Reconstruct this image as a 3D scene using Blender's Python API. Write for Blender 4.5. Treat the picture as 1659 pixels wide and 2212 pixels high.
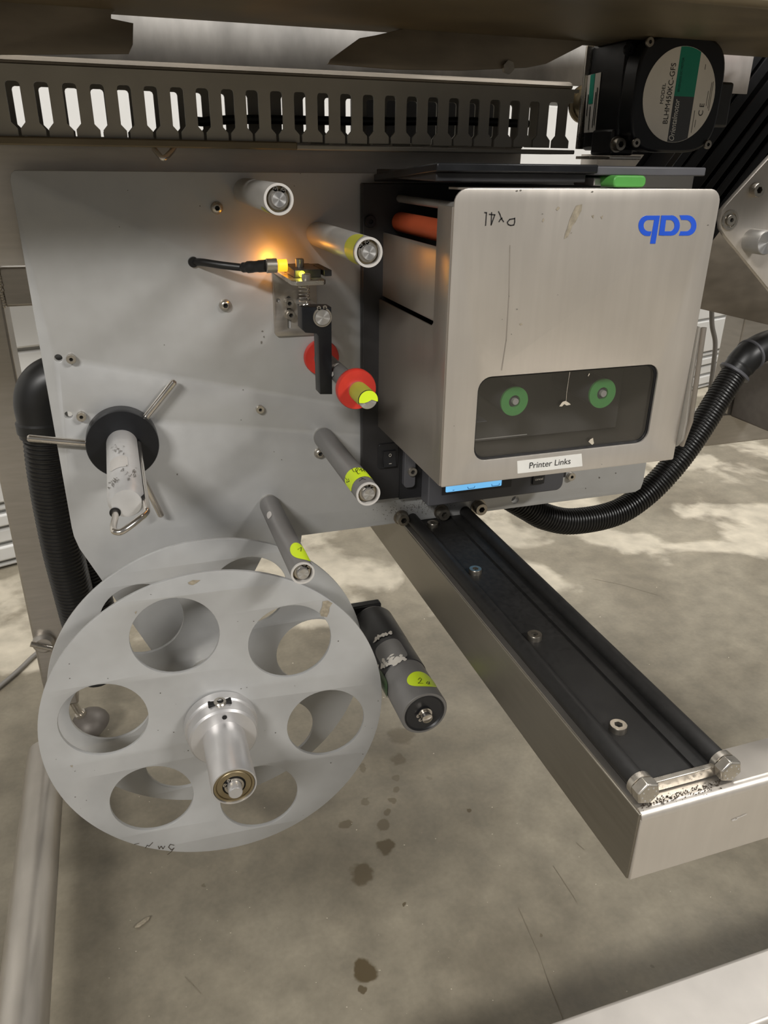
import bpy, bmesh, math, random
from mathutils import Vector, Matrix
random.seed(7)
SC = bpy.context.scene
for o in list(bpy.data.objects):
    bpy.data.objects.remove(o)
COL = SC.collection
PI = math.pi
H = 0.78                      # camera height above the floor (metres)

# ---------------------------------------------------------------- camera
XD = Vector((0.94821, -0.12114, 0.29363)); ZD = Vector((-0.31738, -0.39880, 0.86036)); YD = Vector((-0.01287, 0.90900, 0.41660))
def row(a, b, c): return Vector((a, b, c))
CR, CDN, CF = row(XD[0], ZD[0], -YD[0]), row(XD[1], ZD[1], -YD[1]), row(XD[2], ZD[2], -YD[2])
CAM = Vector((0, -0.70, H))
cd = bpy.data.cameras.new('camera'); cam = bpy.data.objects.new('camera', cd); COL.objects.link(cam)
cam.matrix_world = Matrix(((CR[0], -CDN[0], -CF[0], CAM[0]), (CR[1], -CDN[1], -CF[1], CAM[1]), (CR[2], -CDN[2], -CF[2], CAM[2]), (0, 0, 0, 1)))
cd.sensor_fit = 'HORIZONTAL'; cd.sensor_width = 36; cd.lens = 36; cd.clip_start = 0.01
SC.camera = cam
FPX, PX, PY = 1659.0, 829.5, 1106.0
def ray(px, py): return CR * ((px - PX) / FPX) + CDN * ((py - PY) / FPX) + CF
def aty(px, py, y): d = ray(px, py); return CAM + d * ((y - CAM.y) / d.y)
def atx(px, py, x): d = ray(px, py); return CAM + d * ((x - CAM.x) / d.x)
def atz(px, py, z): d = ray(px, py); return CAM + d * ((z - CAM.z) / d.z)
def rad(px, py, dp, y): return abs(aty(px + dp, py, y).x - aty(px, py, y).x)

# ---------------------------------------------------------------- world, lamps, exposure
w = bpy.data.worlds.new('world'); SC.world = w; w.use_nodes = True
bg = w.node_tree.nodes['Background']; bg.inputs[0].default_value = (1.0, 0.985, 0.96, 1); bg.inputs[1].default_value = 0.13
def area(name, loc, tgt, sx, sy, e, col=(1, 0.975, 0.935)):
    l = bpy.data.lights.new(name, 'AREA'); l.shape = 'RECTANGLE'; l.size = sx; l.size_y = sy; l.energy = e; l.color = col
    o = bpy.data.objects.new(name, l); COL.objects.link(o); o.location = loc
    o.rotation_euler = (Vector(tgt) - Vector(loc)).to_track_quat('-Z', 'Y').to_euler(); return o
area('ceiling_lamp_front_left', (-2.3, -3.4, 3.2), (0.0, 0, 0.4), 1.3, 0.3, 150)
area('ceiling_lamp_front_right', (2.5, -3.0, 3.2), (0.3, 0, 0.4), 1.3, 0.3, 120)
area('ceiling_lamp_rear_right', (2.0, 0.9, 3.1), (1.4, 0.6, 0.0), 1.6, 0.4, 62)
area('ceiling_lamp_rear_middle', (0.3, 0.5, 3.1), (0.3, 0.55, 0.0), 1.6, 0.3, 36)
area('ceiling_lamp_rear_left', (-1.6, 0.1, 3.1), (-0.8, 0.5, 0.0), 1.2, 0.3, 20)
SC.view_settings.view_transform = 'Standard'; SC.view_settings.look = 'None'
SC.view_settings.gamma = 1; SC.view_settings.use_curve_mapping = False
SC.view_settings.exposure = -0.12

# ---------------------------------------------------------------- materials
def lin(c):
    return tuple((v / 12.92 if v <= 0.04045 else ((v + 0.055) / 1.055) ** 2.4) for v in [x / 255 for x in c]) + (1,)
def mat(name, rgb, rough=0.5, metal=0.0, var=0.12, scale=30, stretch=(1, 1, 1), bump=0.0, rvar=0.1, spec=0.5, blotch=0.0, bscale=6):
    m = bpy.data.materials.new(name); m.use_nodes = True
    nt = m.node_tree; N = nt.nodes; L = nt.links; b = N['Principled BSDF']
    b.inputs['Metallic'].default_value = metal; b.inputs['Specular IOR Level'].default_value = spec
    tc = N.new('ShaderNodeTexCoord'); mp = N.new('ShaderNodeMapping'); mp.inputs['Scale'].default_value = stretch
    L.new(tc.outputs['Object'], mp.inputs[0])
    nz = N.new('ShaderNodeTexNoise'); nz.inputs['Scale'].default_value = scale; nz.inputs['Detail'].default_value = 5
    L.new(mp.outputs[0], nz.inputs['Vector'])
    c = lin(rgb)
    rp = N.new('ShaderNodeValToRGB'); rp.color_ramp.elements[0].position = 0.3; rp.color_ramp.elements[1].position = 0.72
    rp.color_ramp.elements[0].color = tuple(x * (1 - var) for x in c[:3]) + (1,)
    rp.color_ramp.elements[1].color = tuple(min(1, x * (1 + var)) for x in c[:3]) + (1,)
    L.new(nz.outputs[0], rp.inputs[0]); out = rp.outputs[0]
    if blotch:
        n2 = N.new('ShaderNodeTexNoise'); n2.inputs['Scale'].default_value = bscale; n2.inputs['Detail'].default_value = 3
        L.new(tc.outputs['Object'], n2.inputs['Vector'])
        mr = N.new('ShaderNodeMapRange'); mr.inputs[1].default_value = 0.35; mr.inputs[2].default_value = 0.65
        mr.inputs[3].default_value = 1 - blotch; mr.inputs[4].default_value = 1 + blotch * 0.5
        L.new(n2.outputs[0], mr.inputs[0])
        mx = N.new('ShaderNodeVectorMath'); mx.operation = 'SCALE'; L.new(out, mx.inputs[0]); L.new(mr.outputs[0], mx.inputs['Scale']); out = mx.outputs[0]
    L.new(out, b.inputs['Base Color'])
    m2 = N.new('ShaderNodeMapRange'); m2.inputs[3].default_value = max(0.02, rough - rvar); m2.inputs[4].default_value = min(1, rough + rvar)
    L.new(nz.outputs[0], m2.inputs[0]); L.new(m2.outputs[0], b.inputs['Roughness'])
    if bump:
        bp = N.new('ShaderNodeBump'); bp.inputs['Strength'].default_value = bump; bp.inputs['Distance'].default_value = 0.002
        L.new(nz.outputs[0], bp.inputs['Height']); L.new(bp.outputs[0], b.inputs['Normal'])
    return m
def emit(name, rgb, s):
    m = bpy.data.materials.new(name); m.use_nodes = True; b = m.node_tree.nodes['Principled BSDF']
    b.inputs['Base Color'].default_value = lin(rgb); b.inputs['Emission Color'].default_value = lin(rgb); b.inputs['Emission Strength'].default_value = s
    return m
M = {}
M['plate'] = mat('grey_anodised_plate', (186, 186, 185), 0.42, 0.35, 0.03, 60, blotch=0.05, bscale=9)
M['cover'] = mat('brushed_stainless_cover', (206, 199, 190), 0.36, 0.6, 0.025, 14, (14, 14, 0.9), blotch=0.07, bscale=11, rvar=.05)
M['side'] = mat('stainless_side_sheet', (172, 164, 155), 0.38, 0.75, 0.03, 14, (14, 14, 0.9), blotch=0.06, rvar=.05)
M['steel'] = mat('brushed_stainless', (184, 178, 170), 0.36, 0.8, 0.07, 16, (1.5, 1.5, 14), blotch=0.1, bscale=8)
M['railsteel'] = mat('dull_stainless_rail', (206, 200, 193), 0.42, 0.3, 0.06, 16, (1.5, 1.5, 14), blotch=0.12, bscale=12)
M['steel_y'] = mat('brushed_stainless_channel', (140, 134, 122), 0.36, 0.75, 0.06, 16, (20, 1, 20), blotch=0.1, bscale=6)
M['dirty'] = mat('dirty_stainless', (118, 109, 96), 0.5, 0.6, 0.16, 22, (1, 1, 3), blotch=0.25, bscale=9)
M['mottled'] = mat('mottled_galvanised_sheet', (205, 202, 198), 0.45, 0.25, 0.3, 34, (1, 1, 0.4), blotch=0.18, bscale=20)
M['olive'] = mat('grime_brown_and_shadow', (122, 110, 88), 0.5, 0.5, 0.22, 18, (0.6, 1, 3), blotch=0.2, bscale=8)
M['duct'] = mat('grey_duct_plastic', (158, 153, 143), 0.5, 0, 0.05, 40, blotch=0.08)
M['shade_and_grey'] = mat('shaded_steel_and_grey_foot', (104, 98, 92), 0.5, 0.3, 0.1, 16, (1, 6, 6), blotch=0.15)  # dark tone paints the side beam's shade; also the foot's own grey
M['black'] = mat('black_plastic', (34, 34, 36), 0.42, 0, 0.1, 80)
M['blackmetal'] = mat('black_anodised', (26, 27, 30), 0.36, 0.3, 0.1, 80)
M['rail'] = mat('black_slide_rail', (36, 35, 34), 0.55, 0.0, 0.22, 220, spec=.35, blotch=0.15, bscale=30)
M['chassis'] = mat('dark_grey_chassis', (46, 45, 46), 0.45, 0.1, 0.08, 60)
M['panelgrey'] = mat('dark_grey_moulding', (84, 84, 88), 0.48, 0, 0.04, 60)
M['inner'] = mat('printer_inner_panel', (112, 110, 108), 0.55, 0, 0.06, 30)
M['bolt'] = mat('steel_bolt', (190, 184, 174), 0.28, 0.9, 0.1, 90)
M['oilbolt'] = mat('oily_steel_bolt', (158, 151, 140), 0.3, 0.9, 0.15, 120)
M['socket'] = mat('dark_socket_recess', (22, 21, 20), 0.6, 0.2, 0.1, 90)
M['alu'] = mat('turned_aluminium', (206, 204, 203), 0.36, 0.65, 0.05, 50)
M['alumatt'] = mat('anodised_roller', (168, 165, 160), 0.4, 0.45, 0.05, 50)
M['rollgrey'] = mat('grey_anodised_roller', (128, 126, 124), 0.42, 0.35, 0.06, 40)
M['rim'] = mat('pale_roller_rim', (206, 202, 197), 0.45, 0.2, 0.04, 60)
M['mandrel'] = mat('mandrel_aluminium', (206, 205, 204), 0.42, 0.45, 0.06, 50, blotch=0.06, bscale=40)
M['chrome'] = mat('polished_steel_rod', (214, 208, 200), 0.18, 0.95, 0.04, 50)
M['rubber'] = mat('black_rubber', (24, 24, 24), 0.42, 0, 0.1, 60)
M['hose'] = mat('black_hose', (30, 29, 28), 0.36, 0, 0.1, 60)
M['red'] = mat('red_plastic', (196, 52, 40), 0.42, 0, 0.06, 40, blotch=0.1, bscale=40)
M['orange'] = mat('rust_orange_rubber', (170, 76, 44), 0.5, 0, 0.06, 60)
M['lime'] = mat('yellow_green_sticker', (214, 240, 40), 0.5, 0, 0.03, 60)
M['limeold'] = mat('faded_lime_sticker', (172, 172, 62), 0.5, 0, 0.05, 60)
M['green'] = mat('green_lever', (84, 158, 72), 0.42, 0, 0.04, 60)
M['greencore'] = mat('green_ribbon_core', (96, 176, 96), 0.45, 0, 0.08, 60)
M['teal'] = mat('teal_print', (24, 132, 108), 0.4, 0, 0.03, 60)
M['white'] = mat('white_label', (232, 230, 224), 0.45, 0, 0.03, 90)
M['silverlabel'] = mat('silver_label', (226, 220, 210), 0.4, 0.2, 0.05, 30)
M['greyprint'] = mat('dark_grey_print', (64, 66, 70), 0.45, 0, 0.03, 60)
M['ink'] = mat('black_ink', (28, 26, 26), 0.5, 0, 0.05, 60)
M['faintink'] = mat('faded_ink', (110, 106, 100), 0.5, 0, 0.05, 60)
M['blue'] = mat('blue_print', (30, 84, 206), 0.45, 0, 0.05, 60)
M['residue'] = mat('glue_residue', (150, 140, 122), 0.7, 0, 0.25, 300)
M['grime'] = mat('dark_grime', (62, 52, 40), 0.8, 0, 0.35, 300)
M['brass'] = mat('bearing_shield', (150, 136, 108), 0.34, 0.8, 0.06, 60)
M['greycable'] = mat('grey_cable', (120, 116, 110), 0.5, 0, 0.05, 60)
M['lcd'] = emit('lit_display', (120, 196, 250), 0.85)
M['lcdmark'] = mat('display_marks', (70, 130, 176), 0.5)
M['led'] = emit('yellow_led', (250, 236, 40), 6)
M['amber'] = emit('amber_connector_light', (255, 170, 40), 1.6)
M['foil'] = mat('crumpled_clear_film', (200, 196, 188), 0.15, 0.2, 0.2, 60)
M['box'] = mat('taupe_board', (104, 97, 90), 0.6, 0, 0.1, 40)
M['scrap'] = mat('torn_paper', (196, 186, 168), 0.7, 0, 0.15, 200)
M['glow'] = emit('red_lamp', (255, 30, 40), 4)
# lathe-turned end faces: circular machining marks
M['turned'] = mat('lathe_turned_face', (214, 213, 212), 0.3, 0.9, 0.04, 60)
_nt = M['turned'].node_tree; _b = _nt.nodes['Principled BSDF']; _b.inputs['Anisotropic'].default_value = 0.85
_tg = _nt.nodes.new('ShaderNodeTangent'); _tg.direction_type = 'RADIAL'; _tg.axis = 'Y'; _nt.links.new(_tg.outputs[0], _b.inputs['Tangent'])
# tinted pane
g = bpy.data.materials.new('tinted_window_pane'); g.use_nodes = True; nt = g.node_tree; nt.nodes.remove(nt.nodes['Principled BSDF'])
tr = nt.nodes.new('ShaderNodeBsdfTransparent'); tr.inputs[0].default_value = (0.84, 0.84, 0.84, 1)
gl = nt.nodes.new('ShaderNodeBsdfGlossy'); gl.inputs['Roughness'].default_value = 0.12
mx = nt.nodes.new('ShaderNodeMixShader'); mx.inputs[0].default_value = 0.09
nt.links.new(tr.outputs[0], mx.inputs[1]); nt.links.new(gl.outputs[0], mx.inputs[2]); nt.links.new(mx.outputs[0], nt.nodes['Material Output'].inputs[0]); M['pane'] = g
g = bpy.data.materials.new('clear_acrylic'); g.use_nodes = True; b = g.node_tree.nodes['Principled BSDF']
b.inputs['Base Color'].default_value = lin((210, 204, 194)); b.inputs['Roughness'].default_value = 0.1; b.inputs['Transmission Weight'].default_value = 0.6; M['acrylic'] = g
# white wall panels
M['wall'] = mat('white_wall_panel', (216, 215, 212), 0.5, 0, 0.02, 20)
# concrete floor with drips
def floor_mat():
    m = bpy.data.materials.new('concrete_floor'); m.use_nodes = True; nt = m.node_tree; N = nt.nodes; L = nt.links; b = N['Principled BSDF']
    geo = N.new('ShaderNodeNewGeometry')
    def noise(s, d, dist=0.0):
        n = N.new('ShaderNodeTexNoise'); n.inputs['Scale'].default_value = s; n.inputs['Detail'].default_value = d; n.inputs['Distortion'].default_value = dist
        L.new(geo.outputs['Position'], n.inputs['Vector']); return n
    def ramp(src, p0, c0, p1, c1):
        r = N.new('ShaderNodeValToRGB'); e = r.color_ramp.elements; e[0].position = p0; e[0].color = c0; e[1].position = p1; e[1].color = c1
        L.new(src, r.inputs[0]); return r
    def mix(f, a, c, mode='MIX'):
        x = N.new('ShaderNodeMix'); x.data_type = 'RGBA'; x.blend_type = mode
        if isinstance(f, float): x.inputs[0].default_value = f
        else: L.new(f, x.inputs[0])
        for s, v in ((6, a), (7, c)):
            if isinstance(v, tuple): x.inputs[s].default_value = v
            else: L.new(v, x.inputs[s])
        return x.outputs[2]
    n1 = noise(3.2, 7, 0.6); n2 = noise(26, 6); n3 = noise(160, 3)
    base = ramp(n1.outputs[0], 0.36, lin((124, 116, 100)), 0.66, lin((150, 142, 125))).outputs[0]
    fine = ramp(n2.outputs[0], 0.3, (0.78, 0.78, 0.78, 1), 0.75, (1.12, 1.12, 1.12, 1)).outputs[0]
    grit = ramp(n3.outputs[0], 0.25, (0.9, 0.9, 0.9, 1), 0.8, (1.06, 1.06, 1.06, 1)).outputs[0]
    c = mix(1.0, mix(1.0, base, fine, 'MULTIPLY'), grit, 'MULTIPLY')
    # chalky residue left by dried water: pale patches with crisp edges; the mask also paints the brighter light behind the machine
    n4 = noise(4.6, 9, 0.3); sp = N.new('ShaderNodeSeparateXYZ'); L.new(geo.outputs['Position'], sp.inputs[0])
    my = N.new('ShaderNodeMapRange'); my.inputs[1].default_value = 0.25; my.inputs[2].default_value = 0.5; my.inputs[3].default_value = -0.4; my.inputs[4].default_value = 0.03; L.new(sp.outputs[1], my.inputs[0])
    ad = N.new('ShaderNodeMath'); ad.operation = 'ADD'; L.new(n4.outputs[0], ad.inputs[0]); L.new(my.outputs[0], ad.inputs[1])
    pale = ramp(ad.outputs[0], 0.51, (0, 0, 0, 1), 0.58, (.8, .8, .8, 1)).outputs[0]
    c = mix(pale, c, mix(1.0, lin((198, 189, 171)), fine, 'MULTIPLY'))
    # oil drips
    wob = noise(45, 4); wv = N.new('ShaderNodeVectorMath'); wv.operation = 'MULTIPLY_ADD'
    wv.inputs[1].default_value = (0.022, 0.022, 0); wv.inputs[2].default_value = (-0.011, -0.011, 0); L.new(wob.outputs[1], wv.inputs[0])
    pos = N.new('ShaderNodeVectorMath'); L.new(geo.outputs['Position'], pos.inputs[0]); L.new(wv.outputs[0], pos.inputs[1])
    acc = None
    for (x, y, r, s) in ((785, 1888, 27, .8), (788, 2097, 27, 1), (835, 1831, 20, .9), (829, 1781, 17, .7), (748, 1781, 13, .7), (838, 1756, 9, .7), (793, 1732, 9, .5), (848, 1728, 11, .6), (855, 1704, 9, .6),
                         (860, 1640, 18, .6), (855, 1680, 10, .5), (865, 1590, 28, .5), (1013, 1750, 6, .9), (871, 1951, 5, .9), (780, 2138, 10, .9), (1200, 1650, 7, .4), (785, 1660, 10, .5), (440, 1915, 5, .5), (1165, 2027, 4, .6), (30, 2025, 8, .4), (930, 1680, 6, .3), (1410, 2085, 5, .4)):
        p = atz(x, y, 0.0); rr = (atz(x + r, y, 0.0) - p).length
        d = N.new('ShaderNodeVectorMath'); d.operation = 'DISTANCE'; L.new(pos.outputs[0], d.inputs[0]); d.inputs[1].default_value = p
        q = N.new('ShaderNodeMapRange'); q.interpolation_type = 'SMOOTHSTEP'; q.inputs[1].default_value = rr * 1.1; q.inputs[2].default_value = rr * 0.75; q.inputs[3].default_value = 0; q.inputs[4].default_value = s
        L.new(d.outputs['Value'], q.inputs[0])
        if acc is None: acc = q.outputs[0]
        else:
            mm = N.new('ShaderNodeMath'); mm.operation = 'MAXIMUM'; L.new(acc, mm.inputs[0]); L.new(q.outputs[0], mm.inputs[1]); acc = mm.outputs[0]
    c = mix(acc, c, lin((84, 72, 50)))
    L.new(c, b.inputs['Base Color'])
    rr = N.new('ShaderNodeMapRange'); rr.inputs[3].default_value = 0.35; rr.inputs[4].default_value = 0.62; L.new(n2.outputs[0], rr.inputs[0]); L.new(rr.outputs[0], b.inputs['Roughness'])
    bp = N.new('ShaderNodeBump'); bp.inputs['Strength'].default_value = 0.15; bp.inputs['Distance'].default_value = 0.002; L.new(n3.outputs[0], bp.inputs['Height']); L.new(bp.outputs[0], b.inputs['Normal'])
    return m
M['floor'] = floor_mat()

# ---------------------------------------------------------------- mesh builders
class MB:
    def __init__(s): s.v = []; s.f = []
    def add(s, v, f):
        n = len(s.v); s.v += [Vector(p) for p in v]; s.f += [tuple(i + n for i in q) for q in f]; return s
    def box(s, x0, x1, y0, y1, z0, z1):
        v = [(x, y, z) for x in (x0, x1) for y in (y0, y1) for z in (z0, z1)]
        return s.add(v, [(0, 1, 3, 2), (4, 6, 7, 5), (0, 4, 5, 1), (2, 3, 7, 6), (0, 2, 6, 4), (1, 5, 7, 3)])
    def lathe(s, prof, p0, ax, seg=32, ring=False):
        """prof: list of (distance along axis, radius)"""
        p0 = Vector(p0); ax = Vector(ax).normalized(); u = ax.orthogonal().normalized(); w_ = ax.cross(u)
        n0 = len(s.v); v = []
        for t, r in prof:
            for k in range(seg):
                a = 2 * PI * k / seg; v.append(p0 + ax * t + (u * math.cos(a) + w_ * math.sin(a)) * max(r, 1e-5))
        f = []; n = len(prof)
        for i in range(n if ring else n - 1):
            for k in range(seg):
                k2 = (k + 1) % seg; j = (i + 1) % n; f.append((i * seg + k, i * seg + k2, j * seg + k2, j * seg + k))
        if not ring: f.append(tuple(reversed(range(seg)))); f.append(tuple((n - 1) * seg + k for k in range(seg)))
        return s.add(v, f)
    def cyl(s, a, b, r, r2=None, seg=24):
        a = Vector(a); b = Vector(b); return s.lathe([(0, r), ((b - a).length, r if r2 is None else r2)], a, b - a, seg)
    def sweep(s, path, radii, seg=16):
        P = [Vector(p) for p in path]
        if not hasattr(radii, '__len__'): radii = [radii] * len(P)
        T = [(P[min(i + 1, len(P) - 1)] - P[max(i - 1, 0)]).normalized() for i in range(len(P))]
        u = T[0].orthogonal().normalized(); v = []
        for i, p in enumerate(P):
            u = (u - T[i] * u.dot(T[i])).normalized(); w_ = T[i].cross(u)
            for k in range(seg):
                a = 2 * PI * k / seg; v.append(p + (u * math.cos(a) + w_ * math.sin(a)) * radii[i])
        f = []
        for i in range(len(P) - 1):
            for k in range(seg):
                k2 = (k + 1) % seg; f.append((i * seg + k, i * seg + k2, (i + 1) * seg + k2, (i + 1) * seg + k))
        f.append(tuple(reversed(range(seg)))); f.append(tuple((len(P) - 1) * seg + k for k in range(seg)))
        return s.add(v, f)
    def prism(s, poly, ext):
        n = len(poly); e = Vector(ext); v = [Vector(p) for p in poly] + [Vector(p) + e for p in poly]
        return s.add(v, [tuple(range(n)), tuple(reversed(range(n, 2 * n)))] + [(i, i + n, (i + 1) % n + n, (i + 1) % n) for i in range(n)])
    def hexsock(s, r, h, hr, dep, dome=0.0, seg=24):
        """screw head seated at the origin, rising along -Y, with a hexagon socket"""
        def ring(rad_, y, hexa=False):
            out = []
            for k in range(seg):
                a = 2 * PI * k / seg
                q = rad_ if not hexa else rad_ * math.cos(PI / 6) / math.cos((a % (PI / 3)) - PI / 6)
                out.append((q * math.cos(a), y, q * math.sin(a)))
            return out
        R = [ring(r, 0), ring(r, -h * (0.85 if not dome else 0.25)), ring(r * (0.93 if not dome else 0.82), -h * (1 if not dome else 0.75)), ring(hr * 1.25, -h), ring(hr, -h, True), ring(hr, -h + dep, True)]
        v = [p for q in R for p in q]; f = []
        for i in range(len(R) - 1):
            for k in range(seg): k2 = (k + 1) % seg; f.append((i * seg + k, i * seg + k2, (i + 1) * seg + k2, (i + 1) * seg + k))
        f.append(tuple(range((len(R) - 1) * seg, len(R) * seg)))
        return s.add(v, f)
    def mesh(s, name, bevel=0):
        me = bpy.data.meshes.new(name); me.from_pydata([tuple(p) for p in s.v], [], s.f)
        bm = bmesh.new(); bm.from_mesh(me); bmesh.ops.recalc_face_normals(bm, faces=bm.faces); bm.to_mesh(me); bm.free()
        return me
def smooth(me):
    me.polygons.foreach_set('use_smooth', [True] * len(me.polygons)); me.set_sharp_from_angle(angle=math.radians(38)); me.update()
ORG = {}
def thing(name, label, cat, loc, group=None, kind=None):
    o = bpy.data.objects.new(name, None); COL.objects.link(o); o.location = Vector(loc); o.empty_display_size = 0.02
    ORG[o.name] = Vector(loc)
    if label: o['label'] = label
    if cat: o['category'] = cat
    if group: o['group'] = group
    if kind: o['kind'] = kind
    return o
def put(name, me, m, parent=None, label=None, cat=None, group=None, kind=None, bev=0, segs=2):
    """me in world coordinates; origin goes to the parent's root or, at top level, to the base of the mesh"""
    if isinstance(me, MB): me = me.mesh(name)
    if isinstance(m, str): m = M[m]
    me.name = name; me.materials.clear(); me.materials.append(m)
    o = bpy.data.objects.new(name, me); COL.objects.link(o)
    if parent is not None:
        off = ORG[parent.name]; o.parent = parent
    else:
        xs = [v.co for v in me.vertices]
        off = Vector((sum(p.x for p in xs) / len(xs), sum(p.y for p in xs) / len(xs), min(p.z for p in xs))); o.location = off
    ORG[o.name] = off
    me.transform(Matrix.Translation(-off)); smooth(me)
    if bev:
        b = o.modifiers.new('bevel', 'BEVEL'); b.width = bev; b.segments = segs; b.limit_method = 'ANGLE'; b.angle_limit = math.radians(40); b.harden_normals = False
    if label: o['label'] = label
    if cat: o['category'] = cat
    if group: o['group'] = group
    if kind: o['kind'] = kind
    return o
def inst(name, me, m, parent, at_, rot=None, label=None):
    """shared-mesh part: mesh centred on its own origin, set at a world point"""
    if isinstance(m, str): m = M[m]
    if not me.materials: me.materials.append(m); smooth(me)
    o = bpy.data.objects.new(name, me); COL.objects.link(o); o.parent = parent
    o.location = Vector(at_) - ORG[parent.name]; ORG[o.name] = Vector(at_)
    if rot: o.rotation_euler = rot
    if label: o['label'] = label
    return o
def arc(cx, cy, r, a0, a1, n=12): return [(cx + r * math.cos(math.radians(a0 + (a1 - a0) * i / n)), cy + r * math.sin(math.radians(a0 + (a1 - a0) * i / n))) for i in range(n + 1)]
def circle(cx, cy, r, n=40): return arc(cx, cy, r, 0, 360, n)[:-1]
def rrect(x0, x1, y0, y1, r, n=6):
    r = (r,) * 4 if not hasattr(r, '__len__') else r     # bl, br, tr, tl
    return arc(x0 + r[0], y0 + r[0], r[0], 180, 270, n) + arc(x1 - r[1], y0 + r[1], r[1], 270, 360, n) + arc(x1 - r[2], y1 - r[2], r[2], 0, 90, n) + arc(x0 + r[3], y1 - r[3], r[3], 90, 180, n)
def sheet(outer, holes, o, u, v, t, bevel=0.0):
    """flat sheet with real holes: outline in (u, v) metres from point o, thickness t along u x v"""
    cu = bpy.data.curves.new('tmp', 'CURVE'); cu.dimensions = '2D'; cu.fill_mode = 'BOTH'
    for poly in [outer] + list(holes):
        sp = cu.splines.new('POLY'); sp.points.add(len(poly) - 1); sp.use_cyclic_u = True
        for p, q in zip(sp.points, poly): p.co = (q[0], q[1], 0, 1)
    cu.extrude = t / 2 - bevel; cu.bevel_depth = bevel; cu.bevel_resolution = 1; cu.offset = -bevel
    ob = bpy.data.objects.new('tmp', cu); COL.objects.link(ob)
    dg = bpy.context.evaluated_depsgraph_get(); me = bpy.data.meshes.new_from_object(ob.evaluated_get(dg))
    bpy.data.objects.remove(ob); bpy.data.curves.remove(cu)
    bm = bmesh.new(); bm.from_mesh(me); bmesh.ops.remove_doubles(bm, verts=bm.verts, dist=1e-6); bmesh.ops.recalc_face_normals(bm, faces=bm.faces); bm.to_mesh(me); bm.free()
    u = Vector(u).normalized(); v = Vector(v).normalized(); n = u.cross(v); c = Vector(o) + n * (t / 2)
    me.transform(Matrix(((u.x, v.x, n.x, c.x), (u.y, v.y, n.y, c.y), (u.z, v.z, n.z, c.z), (0, 0, 0, 1))))
    return me
def sheet_y(outer, holes, y_front, t, bevel=0.0):
    """sheet facing the camera side (-Y): outline in world (x, z), front face at y_front, body behind it"""
    return sheet(outer, holes, (0, y_front + t, 0), (1, 0, 0), (0, 0, 1), t, bevel)   # u x v = -Y
def pxs(pts, y): return [(aty(a, b, y).x, aty(a, b, y).z) for a, b in pts]
def text(body, o, u, v, width=None, height=None, size=0.01, lift=0.0002, shear=0.0, bold=0.0):
    cu = bpy.data.curves.new('tmp', 'FONT'); cu.body = body; cu.size = 1; cu.align_x = 'CENTER'; cu.align_y = 'CENTER'; cu.shear = shear; cu.offset = bold
    ob = bpy.data.objects.new('tmp', cu); COL.objects.link(ob)
    dg = bpy.context.evaluated_depsgraph_get(); me = bpy.data.meshes.new_from_object(ob.evaluated_get(dg)); bpy.data.objects.remove(ob); bpy.data.curves.remove(cu)
    xs = [q.co.x for q in me.vertices]; ys = [q.co.y for q in me.vertices]
    sx = width / (max(xs) - min(xs)) if width else size; sy = height / (max(ys) - min(ys)) if height else sx
    mx_ = (max(xs) + min(xs)) / 2; my_ = (max(ys) + min(ys)) / 2
    u = Vector(u).normalized(); v = Vector(v).normalized(); n = u.cross(v)
    for q in me.vertices:
        q.co = Vector(o) + u * (q.co.x - mx_) * sx + v * (q.co.y - my_) * sy + n * lift
    return me
def strokes(mb, lines, fn, wd):
    """pen strokes: polylines in photo pixels laid on a surface by fn(px, py) -> point; wd metres, normal -> offset"""
    for ln in lines:
        P = [fn(*p) for p in ln]
        for a, b in zip(P, P[1:]):
            d = b[0] - a[0]
            if d.length < 1e-7: continue
            n = a[1].cross(d).normalized() * wd / 2; e = d.normalized() * wd * 0.3
            mb.add([a[0] - e - n, a[0] - e + n, b[0] + e + n, b[0] + e - n], [(0, 1, 2, 3)])
    return mb
def on_y(y):
    n = Vector((0, -1, 0))
    return lambda a, b: (aty(a, b, y), n)
def spline(pts, n=12):
    P = [Vector(p) for p in pts]; P = [P[0] * 2 - P[1]] + P + [P[-1] * 2 - P[-2]]; out = []
    for i in range(1, len(P) - 2):
        for k in range(n):
            t = k / n; a, b, c, d = P[i - 1:i + 3]
            out.append(0.5 * (2 * b + (c - a) * t + (2 * a - 5 * b + 4 * c - d) * t * t + (3 * b - a - 3 * c + d) * t ** 3))
    return out + [P[-2]]
def corrugated(pts, r, pitch, depth=0.1, seg=24):
    S = spline(pts, 40); L = [0]
    for a, b in zip(S, S[1:]): L.append(L[-1] + (b - a).length)
    path, rr = [], []; i = 0; s_ = 0; k = 0; step = pitch / 5; pat = (1, 1, 1 - depth * .9, 1 - depth, 1 - depth * .9)
    while s_ < L[-1]:
        while L[i + 1] < s_: i += 1
        path.append(S[i].lerp(S[i + 1], (s_ - L[i]) / (L[i + 1] - L[i]))); rr.append(r * pat[k % 5]); k += 1; s_ += step
    return MB().sweep(path, rr, seg)
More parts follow.
